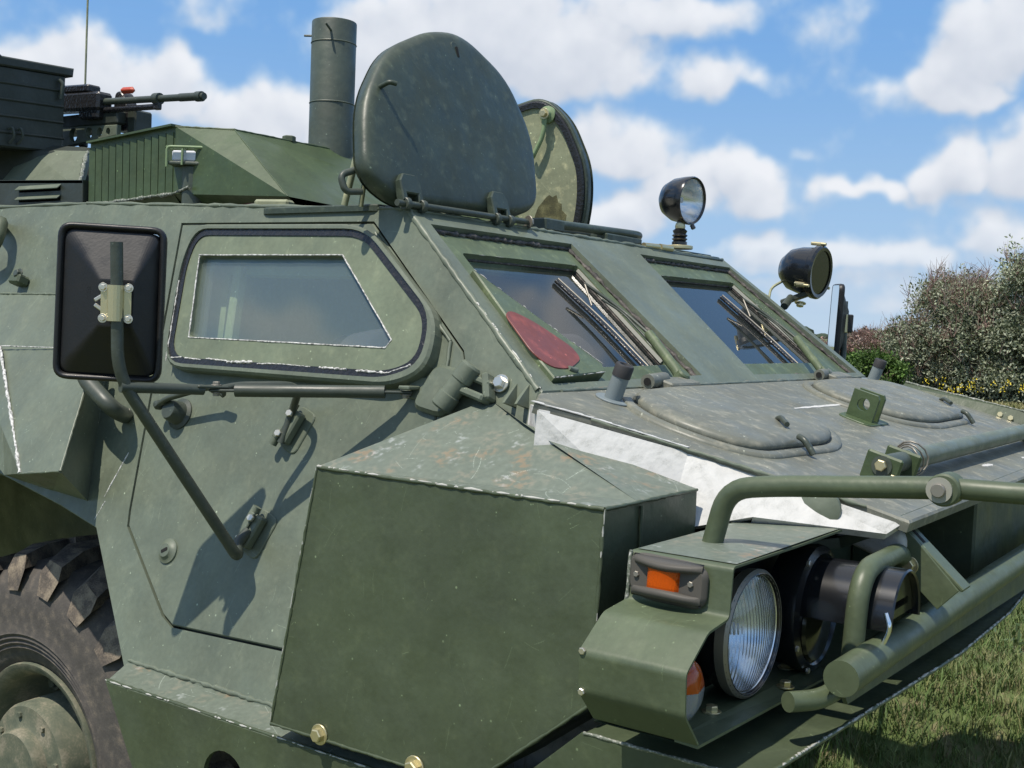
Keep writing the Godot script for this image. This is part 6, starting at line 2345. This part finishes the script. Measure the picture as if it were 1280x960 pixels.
func make_wheels():
	var proto := Node3D.new()
	proto.name = "wheel"
	veh.add_child(proto, true)
	proto.position = Vector3(-2.975, 0.474, 1.0) - veh.position
	proto.set_meta("label", "front wheel with muddy lugged tyre beside the door")
	var zz := Vector3(0, 0, 1)
	var st := S()
	lathe(st, Vector3.ZERO, zz, [Vector2(0.27, -0.36), Vector2(0.33, -0.40), Vector2(0.44, -0.41), Vector2(0.54, -0.385), Vector2(0.582, -0.35), Vector2(0.590, -0.19), Vector2(0.582, -0.03), Vector2(0.545, 0.012), Vector2(0.50, 0.030), Vector2(0.44, 0.038), Vector2(0.385, 0.034), Vector2(0.380, 0.037), Vector2(0.372, 0.031), Vector2(0.366, 0.034), Vector2(0.358, 0.027), Vector2(0.352, 0.030), Vector2(0.344, 0.022), Vector2(0.338, 0.025), Vector2(0.33, 0.016), Vector2(0.318, 0.014), Vector2(0.295, 0.002), Vector2(0.285, -0.012), Vector2(0.27, -0.03)], 72)
	part("tyre", st, M.tyre_rubber, proto)
	# lugs: shoulder blocks that run round the edge of the tread, staggered left and right
	var lug := S()
	for q in [[0.565, 0.622]]:
		var w0 := 0.050
		var w1 := 0.038
		var a := [Vector3(q[0], -w0, 0.028), Vector3(q[0], w0, 0.018), Vector3(q[0] + 0.01, w0 + 0.055, -0.10), Vector3(q[0] + 0.012, w0 + 0.05, -0.205), Vector3(q[0] + 0.012, -w0 + 0.075, -0.205), Vector3(q[0] + 0.01, -w0 + 0.045, -0.10)]
		var b := [Vector3(q[1] - 0.018, -w1, 0.012), Vector3(q[1] - 0.018, w1 - 0.006, 0.004), Vector3(q[1], w1 + 0.05, -0.09), Vector3(q[1] + 0.004, w1 + 0.045, -0.190), Vector3(q[1] + 0.004, -w1 + 0.078, -0.190), Vector3(q[1], -w1 + 0.05, -0.09)]
		var mid := Vector3(q[0], 0.02, -0.1)
		for i in 6:
			var j := (i + 1) % 6
			quad(lug, a[i], a[j], b[j], b[i], (a[i] + a[j]) / 2.0 - mid + Vector3(0.01, 0, 0))
		tri(lug, b[0], b[1], b[2], Vector3(1, 0, 0))
		tri(lug, b[0], b[2], b[5], Vector3(1, 0, 0))
		tri(lug, b[5], b[2], b[3], Vector3(1, 0, 0))
		tri(lug, b[5], b[3], b[4], Vector3(1, 0, 0))
		# rib down the sidewall
		quad(lug, a[0], a[1], Vector3(0.505, 0.028, 0.036), Vector3(0.505, -0.028, 0.040), Vector3(0.2, 0, 1))
	var lug_mesh := lug.commit()
	var count := 22
	for i in count:
		for s in 2:
			var o := part("tread_lug", lug_mesh, M.muddy_tread, proto)
			var ang := TAU * (i + 0.5 * s) / count
			var bas := Basis(zz, ang)
			if s == 1:
				bas = bas * Basis(Vector3(1, 0, 0), PI)
				o.transform = Transform3D(bas, Vector3(0, 0, -0.372))
			else:
				o.transform = Transform3D(bas, Vector3.ZERO)
	st = S()
	lathe(st, Vector3.ZERO, zz, [Vector2(0.0, -0.18), Vector2(0.20, -0.17), Vector2(0.245, -0.12), Vector2(0.252, -0.02), Vector2(0.272, 0.008), Vector2(0.288, 0.012), Vector2(0.292, 0.004), Vector2(0.285, -0.03)].map(func(p): return p), 56)
	part("rim", st, M.dusty_hub, proto)
	st = S()
	lathe(st, Vector3.ZERO, zz, [Vector2(0.185, -0.17), Vector2(0.178, 0.015), Vector2(0.170, 0.028), Vector2(0.118, 0.032), Vector2(0.112, 0.036), Vector2(0.110, 0.066), Vector2(0.104, 0.074), Vector2(0.0, 0.076)], 48)
	var hub := part("hub", st, M.dusty_hub, proto)
	for i in 8:
		var a := TAU * (i + 0.3) / 8
		bolt(Vector3(cos(a) * 0.146, sin(a) * 0.146, 0.030), zz, 0.0095, M.dusty_hub, hub, false)
	for i in 10:
		var a := TAU * (i + 0.5) / 10
		bolt(Vector3(cos(a) * 0.218, sin(a) * 0.218, -0.145), zz, 0.016, M.dusty_hub, proto)
	for q in [[-2.975, -1.0, "front wheel on the far side"], [-6.05, 1.0, "rear wheel on the near side"], [-6.05, -1.0, "rear wheel on the far side"]]:
		var c: Node3D = proto.duplicate()
		c.name = "wheel"
		veh.add_child(c, true)
		c.position = Vector3(q[0], 0.474, q[1]) - veh.position
		if q[1] < 0:
			c.rotation.y = PI
		c.set_meta("label", q[2])
	for x in [-2.975, -6.05]:
		st = S()
		tube(st, [Vector3(x, 0.474, 0.9), Vector3(x, 0.474, -0.9)], 0.07, 12)
		lathe(st, Vector3(x - 0.18, 0.474, 0), Vector3(1, 0, 0), [Vector2(0.0, 0.0), Vector2(0.14, 0.05), Vector2(0.19, 0.18), Vector2(0.14, 0.31), Vector2(0, 0.36)], 20)
		part("axle", st, M.dark_paint)
	st = S()
	for s in [1.0, -1.0]:
		cbox(st, Transform3D(Basis(), Vector3(-4.1, 0.78, s * 0.42)), Vector3(5.8, 0.18, 0.09), 0.005)
	part("chassis_rail", st, M.dark_paint)


func make_interior():
	# what shows through the panes: seats, wheel, dashboard, rear wall
	for s in [1.0, -1.0]:
		var st := S()
		var f := frame(Vector3(-2.02, 0.98, s * 0.46), Vector3(0, 0, -1), Vector3(-0.18, 0.98, 0), Vector3(0.98, 0.18, 0))
		pillow(st, f, rounded([Vector2(-0.24, 0.0), Vector2(0.24, 0.0), Vector2(0.24, 0.48), Vector2(0.20, 0.66), Vector2(0.12, 0.80), Vector2(-0.12, 0.80), Vector2(-0.20, 0.66), Vector2(-0.24, 0.48)], 0.12, 5), [[0.02, -0.10], [0.0, -0.06], [0.0, 0.02], [0.02, 0.045], [0.06, 0.055]])
		var se := part("seat", st, M.seat_fabric, null, "dark seat behind the near windscreen" if s > 0 else "dark seat behind the far windscreen")
		st = S()
		cbox(st, Transform3D(Basis(), Vector3(-1.80, 1.04, s * 0.46)), Vector3(0.46, 0.12, 0.48), 0.03)
		part("seat_cushion", st, M.seat_fabric, se)
		st = S()
		cbox(st, Transform3D(Basis(), Vector3(-1.84, 0.93, s * 0.46)), Vector3(0.36, 0.12, 0.36), 0.01)
		part("seat_base", st, M.dark_paint, se)
	var st2 := S()
	cbox(st2, Transform3D(Basis(), Vector3(-1.32, 1.40, 0)), Vector3(0.22, 0.38, 1.82), 0.03)
	part("dashboard", st2, M.dark_paint)
	st2 = S()
	var wc := Vector3(-1.60, 1.50, -0.46)
	var wa := Vector3(-0.55, 0.83, 0)
	var wf := frame_n(wc, wa)
	var loop := []
	for i in 25:
		var a := TAU * i / 24.0
		loop.append(wf * Vector3(cos(a) * 0.20, sin(a) * 0.20, 0))
	tube(st2, loop, 0.013, 10, 0.0, false)
	for i in 3:
		var a := TAU * i / 3.0 + 0.5
		tube(st2, [wc - wf.basis.z * 0.03, wf * Vector3(cos(a) * 0.2, sin(a) * 0.2, 0)], 0.010, 8)
	tube(st2, [wc - wf.basis.z * 0.02, wc - wf.basis.z * 0.30], 0.025, 12)
	part("steering_wheel", st2, M.gasket)
	st2 = S()
	cbox(st2, Transform3D(Basis(), Vector3(-2.95, 1.48, 0)), Vector3(0.03, 1.1, 1.6), 0.004)
	part("cabin_wall", st2, M.cabin_paint)
	st2 = S()
	cbox(st2, Transform3D(Basis(), Vector3(-1.88, 1.99, 0.0)), Vector3(0.08, 0.05, 1.5), 0.01)
	cbox(st2, Transform3D(Basis(), Vector3(-2.35, 1.99, 0.0)), Vector3(0.06, 0.06, 1.5), 0.01)
	part("roof_beam", st2, M.cabin_paint)


# ---------------------------------------------------------------- ground and plants

func ground_height(x: float, z: float) -> float:
	var t := smoothstep(-1.2, -2.1, z)
	var h := lerpf(GY, 0.42, t)
	h += 0.05 * sin(x * 0.9 + z * 0.55) * t + 0.03 * sin(x * 2.1 - z * 1.7) * t
	var far := smoothstep(18.0, 90.0, Vector2(x, z).length())
	return h - far * 0.35


func make_ground():
	var st := S()
	var xs := []
	var zs := []
	for v in [-3000.0, -1200.0, -500.0, -200.0, -100.0, -60.0, -40.0, -30.0, -24.0, -19.0]:
		xs.append(v)
		zs.append(v)
	for i in range(-60, 61):
		xs.append(i * 0.25)
		zs.append(i * 0.25)
	for v in [19.0, 24.0, 30.0, 40.0, 60.0, 100.0, 200.0, 500.0, 1200.0, 3000.0]:
		xs.append(v)
		zs.append(v)
	var n := xs.size()
	for i in n - 1:
		for j in n - 1:
			var p := []
			var q := []
			for c in [[0, 0], [1, 0], [1, 1], [0, 1]]:
				var x: float = xs[i + c[0]]
				var z: float = zs[j + c[1]]
				p.append(Vector3(x, ground_height(x, z), z))
				q.append(Vector3(ground_height(x - 0.05, z) - ground_height(x + 0.05, z), 0.1, ground_height(x, z - 0.05) - ground_height(x, z + 0.05)).normalized())
			tri_s(st, p[0], p[1], p[2], q[0], q[1], q[2])
			tri_s(st, p[0], p[2], p[3], q[0], q[2], q[3])
	var g := MeshInstance3D.new()
	g.name = "ground"
	g.mesh = st.commit()
	g.material_override = M.meadow_ground
	g.set_meta("label", "meadow of short grass with dry brown patches")
	g.set_meta("category", "ground")
	g.set_meta("kind", "structure")
	add_child(g, true)


func multi(called: String, mesh: Mesh, m: Material, places: Array, tints: Array, parent: Node3D, where := Vector3.ZERO) -> MultiMeshInstance3D:
	var mm := MultiMesh.new()
	mm.transform_format = MultiMesh.TRANSFORM_3D
	mm.use_colors = true
	mm.mesh = mesh
	mm.instance_count = places.size()
	for i in places.size():
		mm.set_instance_transform(i, places[i])
		mm.set_instance_color(i, tints[i])
	var o := MultiMeshInstance3D.new()
	o.name = called
	o.multimesh = mm
	o.material_override = m
	o.position = where
	parent.add_child(o, true)
	return o


func tuft_mesh(seed_: int, blades: int, h: float, lean: float) -> ArrayMesh:
	var r := RandomNumberGenerator.new()
	r.seed = seed_
	var st := S()
	for i in blades:
		var a := r.randf() * TAU
		var base := Vector3(r.randfn(0, 0.022), -0.01, r.randfn(0, 0.022))
		var hh := h * r.randf_range(0.5, 1.15)
		var out := Vector3(cos(a), 0, sin(a)) * hh * lean * r.randf_range(0.2, 1.2)
		var side := Vector3(-sin(a), 0, cos(a)) * r.randf_range(0.0016, 0.0032)
		var mid := base + Vector3(0, hh * 0.6, 0) + out * 0.4
		var tip := base + Vector3(0, hh * 0.92, 0) + out
		var hint := Vector3(-out.x, 0.3, -out.z) + Vector3(0, 0.01, 0)
		quad(st, base - side, base + side, mid + side * 0.8, mid - side * 0.8, hint)
		tri(st, mid - side * 0.8, mid + side * 0.8, tip, hint)
	return st.commit()


func leaf_mesh(seed_: int, leaves: int, radius: float, l: float, w: float) -> ArrayMesh:
	var r := RandomNumberGenerator.new()
	r.seed = seed_
	var st := S()
	for i in leaves:
		var c := Vector3(r.randfn(0, 1), r.randfn(0, 1), r.randfn(0, 1)) * radius * 0.55
		var d := (Vector3(r.randfn(0, 1), r.randfn(0.2, 1), r.randfn(0, 1)) + c.normalized() * 0.8).normalized()
		var s := d.cross(Vector3(r.randfn(0, 1), r.randfn(0, 1), r.randfn(0, 1))).normalized() * w * r.randf_range(0.7, 1.2)
		var ll := l * r.randf_range(0.7, 1.25)
		quad(st, c, c + d * ll * 0.45 + s, c + d * ll, c + d * ll * 0.45 - s, d.cross(s))
	return st.commit()


func twig_mesh(seed_: int) -> ArrayMesh:
	var r := RandomNumberGenerator.new()
	r.seed = seed_
	var st := S()
	for i in 5:
		var d := Vector3(r.randfn(0, 0.4), 1.0, r.randfn(0, 0.4)).normalized()
		var b := Vector3(r.randfn(0, 0.05), 0, r.randfn(0, 0.05))
		var l := r.randf_range(0.25, 0.6)
		tube(st, [b, b + d * l * 0.6 + Vector3(r.randfn(0, 0.02), 0, r.randfn(0, 0.02)), b + d * l], 0.005, 3, 0.0, false, [0.007, 0.005, 0.002])
	return st.commit()


func shrub(called: String, label: String, group: String, at: Vector3, size: Vector3, clumps: int, leaf: Mesh, m: Material, tints: Array, twig_tints: Array, density: int, twig_share: float, seed_: int):
	var r := RandomNumberGenerator.new()
	r.seed = seed_
	var root := Node3D.new()
	root.name = called
	root.position = at
	root.set_meta("label", label)
	root.set_meta("category", "shrub")
	if group:
		root.set_meta("group", group)
	add_child(root, true)
	var st := S()
	var centres := []
	for i in clumps:
		var a := r.randf() * TAU
		var rr := sqrt(r.randf())
		var y := r.randf_range(0.10, 1.0)
		var fat := sqrt(maxf(0.05, 1.0 - pow(absf(y - 0.36) / 0.72, 2.0)))
		centres.append(Vector3(cos(a) * rr * fat * size.x * 0.5, y * size.y, sin(a) * rr * fat * size.z * 0.5))
	for i in mini(clumps, 26):
		var c: Vector3 = centres[i]
		var b := Vector3(r.randfn(0, 0.12) * size.x * 0.4, -0.1, r.randfn(0, 0.12) * size.z * 0.4)
		var k := b.lerp(c, 0.5) + Vector3(r.randfn(0, 0.12), 0.12 * size.y, r.randfn(0, 0.12))
		tube(st, [b, b.lerp(k, 0.6), k, k.lerp(c, 0.6), c], 0.03, 6, 0.0, false, [0.055, 0.045, 0.032, 0.02, 0.008])
	var tr := MeshInstance3D.new()
	tr.name = "trunk"
	tr.mesh = st.commit()
	tr.material_override = M.bark
	root.add_child(tr, true)
	var places := []
	var cols := []
	var tp := []
	var tc := []
	for c in centres:
		var rad := r.randf_range(0.28, 0.55) * minf(1.0, size.y / 3.0)
		var tone := r.randf_range(0.62, 1.18)
		for i in density:
			var p := Vector3(r.randfn(0, 1), r.randfn(0, 0.8), r.randfn(0, 1)) * rad * 0.55
			var q: Vector3 = c + p
			if q.y < 0.02:
				continue
			var b := Basis(Vector3(r.randfn(0, 1), r.randfn(0, 1), r.randfn(0, 1)).normalized(), r.randf() * TAU)
			if r.randf() < twig_share * clampf(q.y / size.y * 1.5, 0.15, 1.6):
				if tp.size() < 2600:
					var up := Basis(Vector3(0, 1, 0), r.randf() * TAU) * Basis(Vector3(1, 0, 0), r.randfn(0, 0.45))
					tp.append(Transform3D(up, q))
					var k: Color = twig_tints[r.randi() % twig_tints.size()]
					tc.append(k * r.randf_range(0.7, 1.2))
			else:
				places.append(Transform3D(b.scaled(Vector3.ONE * r.randf_range(0.7, 1.3)), q))
				var k: Color = tints[r.randi() % tints.size()]
				cols.append(k * (tone * r.randf_range(0.8, 1.2)))
	var crown := multi("crown", leaf, m, places, cols, root)
	crown.set_meta("kind", "stuff")
	if tp.size():
		var tw := multi("twigs", twig_mesh(seed_ + 5), M.twigs, tp, tc, root)
		tw.set_meta("kind", "stuff")


func make_plants():
	var r := RandomNumberGenerator.new()
	r.seed = 99
	# grass in the part of the meadow near the vehicle
	var places := []
	var cols := []
	for i in 34000:
		var x := r.randf_range(-3.4, 1.2)
		var z := -1.5 - pow(r.randf(), 1.35) * 11.0
		var patch := sin(x * 1.9 + z * 0.8) + sin(x * 0.7 - z * 1.6 + 1.3) + r.randfn(0, 0.5)
		if patch < -0.9 and r.randf() < 0.75:
			continue
		var s := r.randf_range(0.55, 1.25)
		places.append(Transform3D(Basis(Vector3(0, 1, 0), r.randf() * TAU).scaled(Vector3(s, s * r.randf_range(0.7, 1.3), s)), Vector3(x, ground_height(x, z), z)))
		var dry := clampf(-0.25 * patch + r.randfn(0.1, 0.25), 0.0, 1.0)
		cols.append(Color(0.075, 0.125, 0.028).lerp(Color(0.25, 0.21, 0.10), dry) * r.randf_range(0.75, 1.3))
	for i in 9000:
		var x := r.randf_range(-14.0, 2.0)
		var z := r.randf_range(-32.0, -12.0)
		var s := r.randf_range(0.9, 2.2)
		places.append(Transform3D(Basis(Vector3(0, 1, 0), r.randf() * TAU).scaled(Vector3(s * 1.5, s, s * 1.5)), Vector3(x, ground_height(x, z), z)))
		cols.append(Color(0.10, 0.13, 0.035).lerp(Color(0.30, 0.25, 0.12), clampf(r.randfn(0.45, 0.25), 0, 1)) * r.randf_range(0.75, 1.25))
	var gr := multi("grass", tuft_mesh(3, 11, 0.065, 0.8), M.grass_blades, places, cols, self)
	gr.set_meta("label", "short green meadow grass growing in front of the vehicle")
	gr.set_meta("category", "grass")
	gr.set_meta("kind", "stuff")
	# taller weeds
	places = []
	cols = []
	for i in 260:
		var x := r.randf_range(-3.0, 0.6)
		var z := r.randf_range(-7.5, -2.4)
		var s := r.randf_range(0.6, 1.3)
		places.append(Transform3D(Basis(Vector3(0, 1, 0), r.randf() * TAU).scaled(Vector3.ONE * s), Vector3(x, ground_height(x, z) + 0.05, z)))
		cols.append(Color(0.09, 0.14, 0.06) * r.randf_range(0.7, 1.3))
	var wd := multi("weeds", leaf_mesh(8, 22, 0.075, 0.05, 0.008), M.green_leaves, places, cols, self)
	wd.set_meta("label", "low leafy weeds scattered through the meadow grass")
	wd.set_meta("category", "weeds")
	wd.set_meta("kind", "stuff")
	# yellow flowers before the silvery shrub
	places = []
	cols = []
	for i in 90:
		var x := r.randf_range(-9.0, -3.5)
		var z := r.randf_range(-27.0, -23.0)
		places.append(Transform3D(Basis(Vector3(0, 1, 0), r.randf() * TAU), Vector3(x, ground_height(x, z) + r.randf_range(0.25, 0.5), z)))
		cols.append(Color(0.70, 0.55, 0.03))
	var fl := multi("wildflowers", leaf_mesh(12, 7, 0.05, 0.04, 0.015), M.green_leaves, places, cols, self)
	fl.set_meta("label", "yellow wild flowers in the dry grass before the shrubs")
	fl.set_meta("category", "wild flowers")
	fl.set_meta("kind", "stuff")
	# shrubs beyond the vehicle's nose
	var silver := [Color(0.30, 0.33, 0.225), Color(0.24, 0.275, 0.175), Color(0.36, 0.385, 0.275), Color(0.15, 0.18, 0.10)]
	var red := [Color(0.26, 0.15, 0.125), Color(0.32, 0.21, 0.175), Color(0.19, 0.12, 0.10), Color(0.30, 0.24, 0.21)]
	var green := [Color(0.085, 0.17, 0.028), Color(0.12, 0.21, 0.04), Color(0.05, 0.10, 0.02)]
	var lf := leaf_mesh(21, 24, 0.21, 0.085, 0.019)
	var g := func(x: float, z: float) -> Vector3: return Vector3(x, ground_height(x, z) - 0.05, z)
	shrub("silver_shrub", "tall silvery shrub with reddish bare twigs, left one of the pair", "silvery shrubs", g.call(-7.25, -26.5), Vector3(3.0, 2.85, 2.8), 62, lf, M.silver_leaves, silver, red, 56, 0.22, 201)
	shrub("silver_shrub", "tallest silvery shrub, cut by the edge of the photo", "silvery shrubs", g.call(-4.9, -26.0), Vector3(3.2, 3.45, 3.0), 74, lf, M.silver_leaves, silver, red, 56, 0.12, 202)
	shrub("silver_shrub", "silvery shrub beyond the edge, behind the tallest one", "silvery shrubs", g.call(-2.6, -27.0), Vector3(3.2, 3.3, 2.8), 46, lf, M.silver_leaves, silver, red, 50, 0.10, 203)
	shrub("reddish_shrub", "reddish leafless shrub beyond the far mirror", "", g.call(-12.2, -35.0), Vector3(3.4, 1.5, 2.4), 44, lf, M.silver_leaves, red + [Color(0.14, 0.15, 0.08)], red, 46, 0.4, 204)
	shrub("green_shrub", "bright green low shrub below the reddish twigs", "", g.call(-8.7, -24.5), Vector3(2.0, 0.95, 1.6), 36, leaf_mesh(22, 10, 0.12, 0.07, 0.024), M.green_leaves, green, green, 52, 0.02, 205)
	# line of trees on the horizon
	var st := S()
	for i in 240:
		var x := -260.0 + i * 2.2 - 180.0
		var z := -640.0 + sin(i * 0.21) * 30.0
		var h := 3.5 + 2.2 * sin(i * 0.37) + r.randf() * 2.4
		var w := r.randf_range(3.0, 6.0)
		var l := []
		for k in 4:
			var ring_ := []
			var rr: float = w * [0.9, 1.0, 0.75, 0.2][k]
			for m in 7:
				var a := TAU * m / 7
				ring_.append(Vector3(x + cos(a) * rr * r.randf_range(0.75, 1.2), 0.0 + h * [0.0, 0.4, 0.8, 1.0][k] - 0.6, z + sin(a) * rr))
			l.append(ring_)
		loft(st, l, Vector3.UP, false)
	var tl := MeshInstance3D.new()
	tl.name = "treeline"
	tl.mesh = st.commit()
	tl.material_override = M.far_trees
	tl.set_meta("label", "bluish line of trees on the far horizon")
	tl.set_meta("category", "trees")
	tl.set_meta("kind", "stuff")
	add_child(tl, true)
